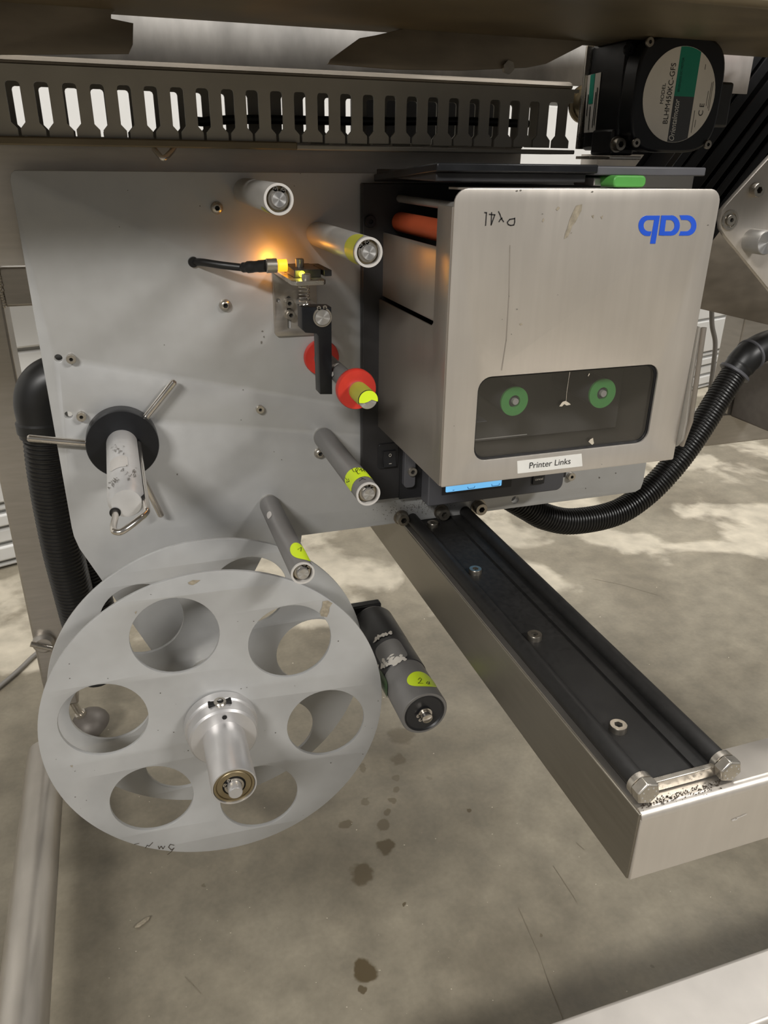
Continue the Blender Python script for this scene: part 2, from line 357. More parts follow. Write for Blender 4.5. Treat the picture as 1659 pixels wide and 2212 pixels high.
def cyl_patch(mb, cx, cz, r, yc, hy, ac, ha, sq=2.0, n=8, lift=0.0003):
    """sticker wrapped on a roller: superellipse in (y, angle)"""
    seg = 40; v = [Vector((cx + (r + lift) * math.cos(ac), yc, cz + (r + lift) * math.sin(ac)))]; f = []
    for i in range(1, n + 1):
        for k in range(seg):
            t = 2 * PI * k / seg; c, s_ = math.cos(t), math.sin(t); q = (abs(c) ** sq + abs(s_) ** sq) ** (-1 / sq) * i / n
            a = ac + ha * s_ * q; v.append(Vector((cx + (r + lift) * math.cos(a), yc + hy * c * q, cz + (r + lift) * math.sin(a))))
    for k in range(seg): f.append((0, 1 + k, 1 + (k + 1) % seg))
    for i in range(n - 1):
        for k in range(seg):
            k2 = (k + 1) % seg; f.append((1 + i * seg + k, 1 + (i + 1) * seg + k, 1 + (i + 1) * seg + k2, 1 + i * seg + k2))
    return mb.add(v, f)
def on_cyl(cx, cz, r, lift=0.0006):
    """where the photo ray meets a roller lying along Y"""
    def fn(a, b):
        d = ray(a, b); ox, oz = CAM.x - cx, CAM.z - cz; A = d.x ** 2 + d.z ** 2; B = ox * d.x + oz * d.z; Cc = ox ** 2 + oz ** 2 - (r + lift) ** 2
        D = max(B * B - A * Cc, 0); t = (-B - math.sqrt(D)) / A; p = CAM + d * t
        return (p, Vector((p.x - cx, 0, p.z - cz)).normalized())
    return fn
def circlip(mb, cx, cz, y, ri, ro, gap_deg, t=0.001, ear=1.0):
    """retaining ring facing -Y with two drilled ears either side of its gap"""
    g0 = math.radians(gap_deg); N_ = 30; v = []
    for i in range(N_ + 1):
        a = g0 + math.radians(14) + (2 * PI - math.radians(28)) * i / N_
        for rr in (ri, ro):
            for yy in (y, y - t): v.append((cx + rr * math.cos(a), yy, cz + rr * math.sin(a)))
    f = []
    for i in range(N_):
        b = i * 4; c = b + 4
        f += [(b, b + 1, c + 1, c), (b + 2, c + 2, c + 3, b + 3), (b, c, c + 2, b + 2), (b + 1, b + 3, c + 3, c + 1)]
    f += [(0, 2, 3, 1), (N_ * 4, N_ * 4 + 1, N_ * 4 + 3, N_ * 4 + 2)]
    mb.add(v, f)
    er = (ro - ri) * 0.85 * ear; rc = ri + er * 0.95
    for s_ in (-1, 1):
        a = g0 + s_ * math.asin(min(0.99, (er * 1.55) / rc)); p = Vector((cx + rc * math.cos(a), y - t, cz + rc * math.sin(a)))
        # annular ear
        prof = [(0, er), (t, er), (t, er * 0.45), (0, er * 0.45)]
        seg = 16; vv = []
        for tt, r_ in prof:
            for k in range(seg): q = 2 * PI * k / seg; vv.append(p + Vector((r_ * math.cos(q), tt, r_ * math.sin(q))))
        mb.add(vv, [((i * seg + k), (i * seg + (k + 1) % seg), ((i + 1) % 4) * seg + (k + 1) % seg, ((i + 1) % 4) * seg + k) for i in range(4) for k in range(seg)])
    return mb
YN = (0, -1, 0)
SCREW = {}
def screw(parent, p, r, h, hr, rot=None, dome=False, m='bolt', washer=None, label=None, name='screw'):
    """socket screw as a part, its dark socket floor as a sub-part"""
    key = (round(r, 5), round(h, 5), dome, m)
    if key not in SCREW:
        a = MB().hexsock(r, h, hr, h * 0.6, dome).mesh('screw'); b_ = MB().prism([(hr * 0.98 * math.cos(k * PI / 3), -h * 0.42, hr * 0.98 * math.sin(k * PI / 3)) for k in range(6)], (0, -0.0001, 0)).mesh('socket'); SCREW[key] = (a, b_)
    p = Vector(p)
    if washer:
        wm = ('w', r, washer)
        if wm not in SCREW: SCREW[wm] = MB().lathe([(0, washer), (0.0012, washer)], (0, 0, 0), YN, 28).mesh('washer')
        inst('washer', SCREW[wm], m, parent, p, rot); p = p + (Vector((0, 0, 0.0012)) if rot else Vector((0, -0.0012, 0)))
    o = inst(name, SCREW[key][0], m, parent, p, rot, label)
    s_ = bpy.data.objects.new('socket', SCREW[key][1]); COL.objects.link(s_); s_.parent = o; ORG[s_.name] = p
    if not SCREW[key][1].materials: SCREW[key][1].materials.append(M['socket'])
    return o
UPROT = (-PI / 2, 0, 0)        # turns a -Y screw to face +Z
exec_after = []
# ================================================================ SETTING
fl = put('floor', MB().add([(-4, -3.5, 0), (5, -3.5, 0), (5, 4, 0), (-4, 4, 0)], [(0, 1, 2, 3)]), 'floor', kind='structure')
WA = math.radians(17.8); WP = Vector((-0.3, 0.87, 0)); WU = Vector((math.cos(WA), math.sin(WA), 0)); WN = Vector((math.sin(WA), -math.cos(WA), 0))
def wallz(px, py):
    d = ray(px, py); t = (WP - CAM).dot(WN) / d.dot(WN); return (CAM + d * t).z
wl = thing('wall_back', None, None, WP, kind='structure')
def wallbox(u0, u1, d0, d1, z0, z1):
    v = [WP + WU * u + WN * d + Vector((0, 0, z)) for u in (u0, u1) for d in (d0, d1) for z in (z0, z1)]
    return MB().add(v, [(0, 1, 3, 2), (4, 6, 7, 5), (0, 4, 5, 1), (2, 3, 7, 6), (0, 2, 6, 4), (1, 5, 7, 3)])
zs = [0.0] + sorted([wallz(8, 1176), wallz(8, 1140), wallz(8, 1106), wallz(56, 755), wallz(1515, 832), wallz(1522, 762), wallz(1530, 690)])
top = zs[-1]
while top < 2.6: top += 0.24; zs.append(top)
put('backing_board', wallbox(-3, 5, -0.06, -0.014, 0, zs[-1]), 'wall', wl)
for i in range(len(zs) - 1):
    if zs[i + 1] - zs[i] < 0.012: continue
    put('wall_panel', wallbox(-3, 5, -0.014, 0.004 if i % 2 else 0.0, zs[i] + 0.004, zs[i + 1] - 0.004), 'wall', wl, bev=0.004)

# ================================================================ WELDED MACHINE FRAME
FY = 0.25
px0 = aty(60, 1331, FY).x; px1 = aty(135, 1331, FY).x
fr = thing('machine_frame', 'welded brushed stainless machine frame with upright posts standing behind the grey plate', 'machine frame', (px0, FY, 0.0))
put('post', MB().box(px0, px1, FY, FY + 0.048, 0.085, H + 0.19), 'steel', fr, bev=0.003)
zb0 = aty(20, 664, FY).z; zb1 = aty(10, 578, FY).z
rx0 = aty(1566, 683, FY + .044).x; rx1 = aty(1700, 702, FY).x
put('upper_crossbar', MB().box(px1, rx0, FY + 0.002, FY + 0.045, zb0, zb1), 'steel', fr, bev=0.003)
wb = MB()
for i in range(15):
    z = zb0 + (zb1 - zb0) * (i + 0.5) / 15
    wb.lathe([(0, 0.0012), (0.002, 0.0024), (0.004, 0.0012)], (px1 + 0.001 + random.uniform(-.0006, .0006), FY + 0.001, z - 0.002), (random.uniform(-.3, .3), 0, 1), 8)
put('weld_bead', wb, 'bolt', fr)
lz0 = aty(1452, 973.6, FY).z; lz1 = aty(1487, 902, FY).z
put('lower_crossbar', MB().box(px1, rx1 + 0.4, FY, FY + 0.045, lz0, lz1), 'steel', fr, bev=0.003)
put('post', MB().box(rx0, rx1, FY + 0.001, FY + 0.044, lz0 + .002, H + 0.19), 'steel', fr, bev=0.003)
sx = aty(1576, 899, FY).x
put('side_beam', MB().box(sx, sx + 0.05, -0.35, FY, aty(1576, 899, FY).z, aty(1576, 899, FY).z + 0.10), 'shade_and_grey', fr, bev=0.003)
# low tube running towards the camera
tz = H - 0.705; tx = -0.1605
put('foot_tube', MB().sweep([(tx, -0.62, tz), (tx, .17, tz)], 0.0228, 32), 'steel', fr, label='round stainless tube along the floor end of the post')
bz = aty(95, 1385, FY).z
put('end_boss', MB().lathe([(0, 0.014), (0.006, 0.014), (0.011, 0.010)], (aty(95, 1385, FY).x, FY, bz), YN, 28), 'steel', fr)
p = aty(66, 1391, FY - 0.012); q = aty(112, 1401, FY - 0.012)
put('lock_pin', MB().sweep([p, q], [0.0035, 0.0035], 12), 'bolt', fr)
# levelling foot under the post
fx, fy = aty(190, 1560, 0.275).x - 0.002, 0.285
ft = thing('levelling_foot', 'grey domed levelling foot seen through the left hole of the reel flange', 'machine foot', (fx, fy, 0))
fa = Vector((-.38, -.05, .92)).normalized(); fb0 = Vector((fx + 0.006, fy, 0.0125))
put('base_pad', MB().lathe([(0, 0.024), (0.003, 0.0285), (0.009, 0.0285), (0.017, 0.0255), (0.024, 0.0195), (0.029, 0.011), (0.031, 0.004)], fb0, fa, 40), 'shade_and_grey', ft)
fc = fb0 + fa * .029
put('lock_nut', MB().lathe([(0, 0.0085), (0.006, 0.0085)], fc, fa, 6), 'bolt', ft)
put('threaded_stem', MB().sweep([fc, fc + fa * .012, Vector((fc.x - .012, fy, .075))], 0.005, 16), 'bolt', ft)

# ================================================================ MOUNTING PLATE
pts = [(30, 368), (23, 376), (22, 391), (155, 1140), (160, 1160), (172, 1186), (328, 1407), (372, 1470), (420, 1490), (470, 1440), (520, 1300), (546, 1243), (566, 1204), (590, 1190), (640, 1180), (650, 1172), (652, 1157), (1372, 1063), (1384, 1056), (1390, 1040), (1399, 985)]
out = pxs(pts, 0)
zt = aty(400, 370, 0).z; out += [(aty(1395, 1010, 0).x, zt), (aty(1250, 380, 0).x, zt)]
hol = []
for a, b, r in ((126, 774, 9), (148, 897, 9), (1113, 1080, 7.5)):
    c = aty(a, b, 0.0); hol.append(circle(c.x, c.z, rad(a, b, r, 0), 24))
pl = thing('mounting_plate', 'large light grey metal plate that carries the printer and rollers', 'machine plate', (0.2, 0, min(z for x, z in out)))
put('plate', sheet_y(out, hol, 0.0, 0.008, 0.0006), 'plate', pl)
for a, b, r, h, dm in ((154, 774, 11, .005, 0), (176, 898, 11, .005, 0), (468, 449, 13.5, .0045, 1), (486, 659, 13, .0045, 1), (561, 883, 9, .004, 0), (690, 978, 12, .0045, 1), (1232, 1028, 8, .004, 0)):
    rr = rad(a, b, r, 0); screw(pl, aty(a, b, 0), rr, h, rr * 0.42, dome=bool(dm))
for a, b in ((866, 1117), (953, 1105), (1033, 1094)):
    rr = rad(a, b, 12.5, 0); screw(pl, aty(a, b, 0), rr, 0.0085, rr * 0.5, m='oilbolt', washer=rr * 1.25, label='large oily socket cap screw with washer')
# scuffs and greasy dirt on the plate
gm = MB()
for k in range(260):
    a = random.gauss(905, 50); b = 1098 - (a - 905) * 0.13 + random.gauss(-4, 9); s_ = random.uniform(0.4, 1.3)
    if not 790 < a < 1050 or b > 1117 - (a - 870) * 0.13: continue
    n_ = 6; gm.add([aty(a + s_ * math.cos(t * PI / 3) * random.uniform(.5, 1.3), b + s_ * math.sin(t * PI / 3) * random.uniform(.5, 1.3), -0.0003) for t in range(n_)], [tuple(range(n_))])
for a, b, s_ in ((565, 740, 3), (570, 728, 2.4), (567, 716, 2.2), (432, 445, 1.6), (636, 402, 1.5), (649, 375, 1.3), (276, 411, 1.3), (258, 490, 1.2), (525, 842, 1.5), (521, 907, 1.3), (355, 745, 1.2), (383, 1025, 2), (1295, 1032, 2), (1330, 1022, 1.6), (1265, 1055, 1.5), (608, 993, 1.4), (592, 976, 1.2)):
    gm.add([aty(a + s_ * math.cos(t * PI / 3) * random.uniform(.5, 1.3), b + s_ * math.sin(t * PI / 3) * random.uniform(.5, 1.3), -0.0003) for t in range(6)], [tuple(range(6))])
put('dirt_specks', gm, 'faintink', pl, kind='stuff')

# ================================================================ TOP: crossbar, wire duct, conveyor underside
def bar_poly(pts_, y): return pxs(pts_, y)
RBY = 0.0195
mr_ = thing('support_rail', 'horizontal stainless rail above the grey plate under the slotted duct', 'machine rail', (0, 0.01, zt - 0.12))
xl = -0.5; xg = aty(1125, 345, RBY).x
put('rail_bar', sheet_y([(xl, aty(20, 574, RBY).z), (0.05, aty(20, 574, RBY).z), (0.05, zt - 0.03), (xg, zt - 0.03), (xg, H + 0.014), (xl, H + 0.014)], [], RBY, 0.03, 0.0006), 'railsteel', mr_)
e0 = aty(1290, 345, RBY).x
put('rail_end', sheet_y([(e0, zt - 0.01)] + pxs([(1368, 366), (1392, 334)], RBY) + [(e0, aty(1290, 333, RBY).z)], [], RBY, 0.03, 0.0005), 'cover', mr_, label='short bright end piece of the rail')
put('slot_dark_panel', MB().box(aty(760, 250, .12).x, aty(1075, 250, .12).x, .12, .125, H - .01, H + .12), 'black', mr_, label='dark panel behind the duct slots')  # added dark panel, blackens the view through the middle duct slots
hk = put('wire_hook', MB().sweep(spline([aty(333, 322, -.006), aty(342, 333, -.012), aty(352, 342, -.016), aty(364, 334, -.012), aty(374, 322, -.006), aty(378, 312, .0)], 8), 0.0022, 12), 'chrome', label='small bent steel wire hook hanging below the slotted duct', cat='hook')
# --- slotted wire duct, open side down
DY = -0.034; DT = 0.0022; DD = 0.05
dx = [aty(x, y, DY).x for x, y in ((25, 178), (87, 180), (796, 207))]
pitch = (dx[2] - dx[0]) / 14.0
z_top = (aty(20, 148, DY).z + aty(830, 180, DY).z) / 2; z_st = aty(432, 190, DY).z; z_sb = aty(432, 272, DY).z; z_bot = aty(432, 303, DY).z
xe = aty(1246, 250, DY).x; x_start = dx[0] - pitch * 4
du = thing('wire_duct', 'long grey slotted wiring duct above the plate, fingers pointing down', 'wire duct', (0.2, DY, z_bot))
def fingers(y, t, xs, xend):
    mb = MB(); mb2 = MB(); sw = pitch * 0.255; slit = 0.0011
    n = int((xend - xs) / pitch) + 1
    zn = z_sb - 0.0005; zn2 = z_sb - 0.0045
    for i in range(n):
        c = xs + pitch * (i + 0.5)            # finger between slot i and i+1
        if c + pitch * 0.4 > xend: break
        a, b = c - pitch / 2, c + pitch / 2; dz = random.uniform(-.0006, .0006); yy = random.uniform(-.0006, .0006)
        poly = [(a + sw, z_top), (a + sw, z_st)][1:] + [(a + sw, zn), (a + slit, zn2), (a + slit, z_bot + dz), (b - slit, z_bot + dz), (b - slit, zn2), (b - sw, zn), (b - sw, z_st - .0022), (b - sw + .0007, z_st - .0007), (b - sw + .0022, z_st), (b, z_st), (b, z_top), (a, z_top), (a, z_st), (a + sw - .0022, z_st), (a + sw - .0007, z_st - .0007), (a + sw, z_st - .0022)]
        poly = poly[1:]
        me_ = [(x, y + (yy if z < zn else 0), z) for x, z in poly]
        nn = len(me_)
        mb.prism(me_, (0, t, 0))
    return mb
put('front_wall', fingers(DY, DT, x_start, xe), 'duct', du)
put('rear_wall', fingers(DY + DD, DT, x_start, xe), 'duct', du)
put('base_web', MB().box(x_start, xe, DY, DY + DD + DT, z_top, z_top + 0.0025), 'duct', du)
put('bar_shadow_strip', MB().box(x_start, aty(640, 305, DY).x, DY - 0.004, DY - 0.0005, aty(300, 318, DY).z, aty(300, 300, DY).z), 'olive', du, bev=0.001, label='brownish strip standing for shadow along the lower left edge of the duct')  # brown strip stands in for the shadow along the top of the bar
put('cover_strip', MB().box(x_start, xe, DY - 0.003, DY + DD, aty(700, 324, DY).z, aty(700, 314, DY).z), 'duct', du, bev=0.0008)
cb = MB().sweep(spline([aty(425, 262, 0.0) , aty(440, 263, 0.0), aty(470, 260, 0.0), aty(560, 258, 0.0), aty(800, 262, 0.0), aty(1010, 262, 0.0), aty(1140, 268, 0.0)], 6), 0.0035, 12)
put('duct_cable', cb, 'rubber', label='black cable lying inside the slotted duct', cat='cable')
# --- conveyor underside
cv = thing('conveyor_bed', 'dirty brown steel conveyor underside across the top of the view', 'conveyor', (0.2, 0, H + 0.05))
RY = -0.028
put('edge_tube', MB().box(-0.5, aty(1242, 180, RY).x, RY, RY + 0.05, aty(415, 158, RY).z, aty(415, 136, RY).z), 'dirty', cv, bev=0.004)
WY = 0.012
put('side_web', MB().box(-0.5, 0.62, WY, WY + 0.003, aty(500, 150, WY).z, aty(500, 0, WY).z + 0.05), 'mottled', cv, label='pale mottled sheet behind the brown plates')
BY = -0.03
zbm = aty(500, 50, BY).z
put('cross_beam', MB().box(-0.5, 0.75, -0.23, BY, zbm, zbm + 0.014), 'olive', cv, bev=0.004)
LY = -0.055
lp = pxs([(-60, 118), (278, 116), (287, 96), (288, 50), (240, 40), (240, 30), (300, -30), (300, -80), (-60, -80)], LY)
put('hanger_plate', sheet_y(lp, [], LY, 0.004, 0.0005), 'dirty', cv)
rp_ = pxs([(708, 138), (714, 128), (778, 82), (812, 76), (880, 60), (960, 32), (1010, -40), (1760, -40), (1760, 62), (1650, 74), (1530, 88), (1420, 92), (1262, 96), (1180, 138), (1140, 146), (1000, 152), (860, 150)], LY)
put('hanger_plate', sheet_y(rp_, [], LY, 0.004, 0.0005), 'dirty', cv)
put('nut', MB().lathe([(0, 0.005), (0.004, 0.005)], aty(1095, 146, LY) , YN, 6), 'oilbolt', cv)
put('bed_shade_sheet', MB().box(-0.7, 1.2, -0.18, -0.11, H + 0.17, H + 0.175), 'olive', cv)  # unseen bed strip, cut narrow to shade the plate top and duct
put('bed_shade_sheet', MB().box(-0.7, 1.2, 0.05, 0.47, H + 0.20, H + 0.205), 'olive', cv)  # unseen rear sheet added to keep overhead light off the near floor

# ================================================================ LABEL PRINTER (mounted upside down)
CY = -0.17
cx0 = aty(968, 740, CY).x; cx1 = aty(1500, 740, CY).x; czt = aty(1270, 407.5, CY).z; czb = aty(1200, 1023.5, CY).z
prn = thing('label_printer', 'stainless label printer with dark window, blue logo and lit display', 'printer', (cx0 + 0.11, -0.05, czb - 0.09))
bp0 = aty(783.5, 740, -0.009)
zb_t = aty(795, 395.5, -.009).z; zb_b = aty(785, 1085, -.009).z
put('base_plate', MB().box(bp0.x, cx1 - 0.004, -0.009, -0.0003, zb_b, zb_t), 'chassis', prn, bev=0.001)
# cover: front sheet with window, left side sheet with cut-out, top flange
wx0 = aty(1029, 900, CY).x; wx1 = aty(1412, 870, CY).x; wz1 = aty(1230, 801, CY).z; wz0 = aty(1210, 976.5, CY).z
cvr = put('front_cover', sheet_y(rrect(cx0, cx1, czb, czt, (.0015, .0015, .010, .010)), [rrect(wx0, wx1, wz0, wz1, .011)], CY, 0.0022, 0.0005), 'cover', prn)
SX = cx0 + 0.0004
zc = aty(1200, 1023, CY).z
lowz = atx(827, 648, SX).z; yb = atx(817, 780, SX).y; ys = atx(940, 700, SX).y
zst = aty(968, 447, CY).z
sp_ = [(yb, czb + 0.001), (CY + 0.001, czb + 0.001), (CY + 0.001, zst), (ys - 0.001, zst), (ys, zst - 0.002), (ys, lowz + 0.003), (ys + 0.004, lowz), (yb, lowz)]
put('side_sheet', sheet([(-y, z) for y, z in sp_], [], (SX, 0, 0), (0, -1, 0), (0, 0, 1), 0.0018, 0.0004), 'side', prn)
rz0 = lowz + 0.0028; rz1 = atx(850, 507, SX + .003).z
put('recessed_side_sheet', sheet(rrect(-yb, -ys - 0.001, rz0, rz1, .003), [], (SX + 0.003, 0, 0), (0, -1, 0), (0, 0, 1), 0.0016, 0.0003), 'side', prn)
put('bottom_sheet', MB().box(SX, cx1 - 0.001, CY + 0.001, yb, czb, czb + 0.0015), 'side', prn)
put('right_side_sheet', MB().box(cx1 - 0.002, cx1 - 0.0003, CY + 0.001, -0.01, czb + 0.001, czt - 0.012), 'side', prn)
tf = pxs([(1030, 404), (1045, 397), (1478, 402), (1492, 409)], CY + .012)
put('top_flange', MB().prism([aty(1022, 406, CY + 0.001), aty(1530, 411, CY + 0.001), Vector((cx1 - 0.012, CY + 0.045, czt - 0.0005)), Vector((cx0 + 0.014, CY + 0.045, czt - 0.0005))], (0, 0, -0.0015)), 'cover', prn)
put('window_pane', sheet_y(rrect(wx0 - .004, wx1 + .004, wz0 - .004, wz1 + .004, .012), [], CY + 0.003, 0.002), 'pane', prn)
put('window_gasket', sheet_y(rrect(wx0 - .006, wx1 + .006, wz0 - .006, wz1 + .006, .014), [rrect(wx0 + .0015, wx1 - .0015, wz0 + .0015, wz1 - .0015, .0105)], CY + 0.0025, 0.0015), 'black', prn)
# inside seen through the pane
IY = -0.085
put('inner_panel', MB().box(cx0 + .010, cx1 - .004, IY, IY + 0.01, czb + 0.004, wz1 + 0.015), 'inner', prn)
put('ribbon_film', MB().box(wx0 - 0.006, wx0 + 0.056, CY + 0.016, CY + .0164, aty(1090, 945, -.155).z, aty(1090, 945, -.155).z + 0.0006), 'rim', prn)
put('ribbon_guide', MB().box(wx0 - 0.006, wx0 + 0.02, CY + 0.02, IY - .001, aty(1050, 905, -.145).z - .001, aty(1050, 905, -.145).z), 'panelgrey', prn, bev=.0005)
for a, b, rp in ((1110.5, 866.5, 28.5), (1300.5, 849.5, 27.5)):
    yf = CY + 0.022; c = aty(a, b, yf); r = rad(a, b, rp, yf)
    sp = put('ribbon_spindle', MB().lathe([(0, r), (IY - yf - .001, r)][::1], (c.x, yf + 0.0012, c.z), (0, 1, 0), 36), 'panelgrey', prn, label='ribbon spindle with green end ring')
    seg = 36; v = []
    for rr_, yy in ((r, 0.0012), (r, -0.001), (r * .42, -0.001), (r * .40, 0.0011)):
        for k in range(seg): v.append((c.x + rr_ * math.cos(2 * PI * k / seg), yf + yy, c.z + rr_ * math.sin(2 * PI * k / seg)))
    put('end_ring', MB().add(v, [(i * seg + k, i * seg + (k + 1) % seg, (i + 1) * seg + (k + 1) % seg, (i + 1) * seg + k) for i in range(3) for k in range(seg)]), 'greencore', sp)
    put('spindle_pin', MB().cyl((c.x + .0005, yf + .001, c.z), (c.x + .0005, yf - .002, c.z), r * .22), 'rim', sp)
# torn bits and scratches on the pane
tm = MB(); PYW = CY + 0.0026
tm.add([aty(a, b, PYW) for a, b in ((1208, 878), (1215, 868), (1222, 866), (1230, 871), (1233, 874), (1224, 876), (1219, 873), (1214, 878))], [tuple(range(8))])
tm.add([aty(a, b, PYW) for a, b in ((1271, 954), (1275, 949), (1281, 946), (1283, 958), (1279, 961))], [tuple(range(5))])
tm.add([aty(a, b, PYW) for a, b in ((1270, 812), (1273, 806), (1274, 808), (1271, 813))], [tuple(range(4))])
strokes(tm, [[(1231, 803), (1228, 822), (1224, 850), (1223, 866)]], on_y(PYW), 0.00028)
put('torn_sticker_bits', tm, 'scrap', prn, kind='stuff')
# orange platen roller, steel rod
p0 = atx(838, 481, SX + 0.016); p1 = atx(950, 489, SX + 0.016)
ro = (atx(845, 458, SX + .016).z - atx(845, 504, SX + .016).z) / 2 * 0.92
zo = (p0.z + p1.z) / 2
put('platen_roller', MB().lathe([(0, ro * .8), (.002, ro), (0.138, ro), (0.14, ro * .8)], (SX + 0.016, -0.012, zo), YN, 28), 'orange', prn, label='rust orange rubber roller under the printer lid')
zr = atx(900, 434, SX + 0.016).z
put('steel_rod', MB().lathe([(0, .0032), (0.145, .0032)], (SX + 0.016, -0.010, zr), YN, 20), 'alumatt', prn)
rr = rad(798, 478, 12, -.009); screw(prn, aty(798, 478, -.009), rr, 0.004, rr * .45, m='blackmetal', label='black socket screw')
# lid (black)
ly0 = atx(807, 384, bp0.x + .012).y; 
lx0 = bp0.x + 0.012; lx1 = aty(1284, 370, -0.15).x
lz = lambda a, b, y: aty(a, b, y).z
yfl = -0.155; lxf = aty(944, 360, yfl).x
zA, zB = aty(945, 351, yfl).z, aty(945, 371, yfl).z
zC, zD = aty(807, 376, -0.01).z, aty(807, 392, -0.01).z
xb0 = aty(807, 384, -0.01).x
lid = MB().add([(lxf, yfl, zB), (lxf, yfl, zA), (lx1, yfl, zA), (lx1, yfl, zB), (xb0, -0.01, zD), (xb0, -0.01, zC), (lx1, -0.01, zC), (lx1, -0.01, zD)], [(0, 1, 2, 3), (4, 7, 6, 5), (0, 4, 5, 1), (3, 2, 6, 7), (1, 5, 6, 2), (0, 3, 7, 4)])
put('lid', lid, 'blackmetal', prn, bev=0.001)
put('lid_underside', MB().box(lxf + .002, lx1 - .006, yfl + 0.006, -0.012, aty(1100, 394, yfl).z, zB), 'black', prn, bev=.001)
put('lid_end', MB().box(lx1, aty(1525, 370, -0.15).x, -0.15, -0.05, aty(1450, 380, -.15).z, aty(1450, 361, -.15).z), 'panelgrey', prn, bev=0.001)
gx0 = aty(1326, 390, CY + .012).x; gx1 = aty(1396, 390, CY + .012).x
put('head_lever', MB().prism([(x, CY + 0.012, z) for x, z in rrect(gx0, gx1, aty(1360, 405, CY + .012).z, aty(1360, 379, CY + .012).z, 0.0035)], (0, 0.05, 0)), 'green', prn, bev=0.001, label='green release lever on top')
put('lever_seat', MB().box(aty(1284, 385, CY + .03).x, gx0 + .02, CY + .03, CY + .06, aty(1300, 402, CY + .03).z, aty(1300, 384, CY + .03).z), 'alu', prn, bev=.001)
# writing on the cover
IYC = CY - 0.00025
lab = sheet_y(pxs([(1117, 996), (1256, 980), (1258, 1007), (1118, 1023)], CY - .0001), [], CY - 0.0003, 0.0003)
ls = put('name_label', lab, 'white', prn, label='white paper label reading Printer Links')
u_ = (aty(1258, 990, CY) - aty(1118, 1006, CY)).normalized()
put('lettering', text('Printer Links', aty(1188.5, 1000.5, CY - .0004), u_, (0, 0, 1), width=rad(1188, 1000, 86, CY)), 'ink', ls)
hw = strokes(MB(), [[(1047, 459), (1051, 460)], [(1051, 459), (1049, 487)], [(1057, 463), (1069, 464)], [(1062, 459), (1061, 486)], [(1069, 464), (1061, 486)],
                    [(1077, 457), (1080, 463), (1083, 472), (1088, 479)], [(1085, 471), (1081, 474), (1078, 479)], [(1096, 480), (1101, 474), (1112, 472)], [(1096, 481), (1098, 485), (1103, 487), (1110, 486)], [(1112, 471), (1112, 480), (1110, 486)]], on_y(IYC), 0.0008)
put('marker_writing', hw, 'ink', prn)
# logo: three rounded letters, upside down like the machine
def logo(px, py): return aty(940 + px / 2.592, 360 + py / 2.592, CY)
lg = MB()
def blob(poly):
    P = [(logo(*p).x, logo(*p).z) for p in poly]
    me_ = sheet_y(P, [], CY - 0.0003, 0.0003); lg.add([v.co.copy() for v in me_.vertices], [tuple(q.vertices) for q in me_.polygons]); bpy.data.meshes.remove(me_)
def ell(cx, cy, rx, ry, a0, a1, n=12): return [(cx + rx * math.cos(math.radians(a0 + (a1 - a0) * i / n)), cy + ry * math.sin(math.radians(a0 + (a1 - a0) * i / n))) for i in range(n + 1)]
blob([(1258, 274), (1232, 431), (1203, 431), (1226, 298)] + [(1200, 298)] + ell(1195, 330, 29, 32, 270, 90) + [(1211, 362), (1203, 388), (1185, 388)] + ell(1185, 331, 47, 57, 90, 270) + [(1200, 274)])
blob([(1284, 273), (1321, 273)] + ell(1321, 329, 48, 57, -90, 90) + [(1268, 386), (1272, 362), (1312, 362)] + ell(1312, 330, 28, 32, 90, -90) + [(1281, 298)])
blob([(1368, 272), (1412, 272)] + ell(1412, 329, 50, 57, -90, 90) + [(1364, 386), (1374, 362), (1402, 362)] + ell(1402, 330, 32, 32, 90, -90) + [(1378, 298)])
lgs = CY - 0.00045
P_ = [(logo(*p).x, logo(*p).z) for p in [(1266, 273), (1294, 273), (1280, 386), (1252, 384)]]; lg.prism([(x, lgs, z) for x, z in P_], (0, .0003, 0))
put('logo', lg, 'blue', prn, label='blue rounded three-letter logo, upside down')
sm = MB()
def stain(pts_): sm.add([aty(a, b, CY - 0.0003) for a, b in pts_], [tuple(range(len(pts_)))])
stain([(1245, 444), (1258, 441), (1256, 455), (1248, 470), (1243, 480), (1236, 488), (1232, 500), (1226, 512), (1219, 516), (1221, 505), (1226, 492), (1231, 474), (1238, 458)])
stain([(1201, 452), (1206, 446), (1210, 449), (1204, 455)]); stain([(1171, 478), (1174, 471), (1176, 474), (1173, 480)]); stain([(1278, 466), (1283, 464), (1282, 472)]); stain([(1298, 468), (1303, 465), (1300, 474)])
stain([(1122, 700), (1127, 698), (1129, 701), (1124, 703)]); stain([(1233, 503), (1236, 501), (1234, 505)])
put('glue_marks', sm, 'residue', prn, kind='stuff')
dk = MB()
for a, b, s_ in ((1280, 414, 2.2), (1117, 412, 2.4), (1125, 411, 2.2), (1530, 486, 1.6), (1117, 668, 1.8), (1105, 722, 1.3), (1172, 462, 1.5), (1205, 637, 1.0), (966, 617, 1.2), (981, 920, 1), (1300, 1003, 1), (1085, 690, 1)):
    dk.add([aty(a + s_ * math.cos(t), b + s_ * math.sin(t) * 0.7, CY - 0.0004) for t in (0, 1, 2, 3, 4, 5)], [tuple(range(6))])
put('streak', strokes(MB(), [[(1102, 530), (1100, 640), (1094, 735), (1084, 800)]], on_y(CY - .0003), 0.0006), mat('faint_streak', (164, 156, 146), .4, .4), prn)
put('scratches', dk, 'faintink', prn, kind='stuff')
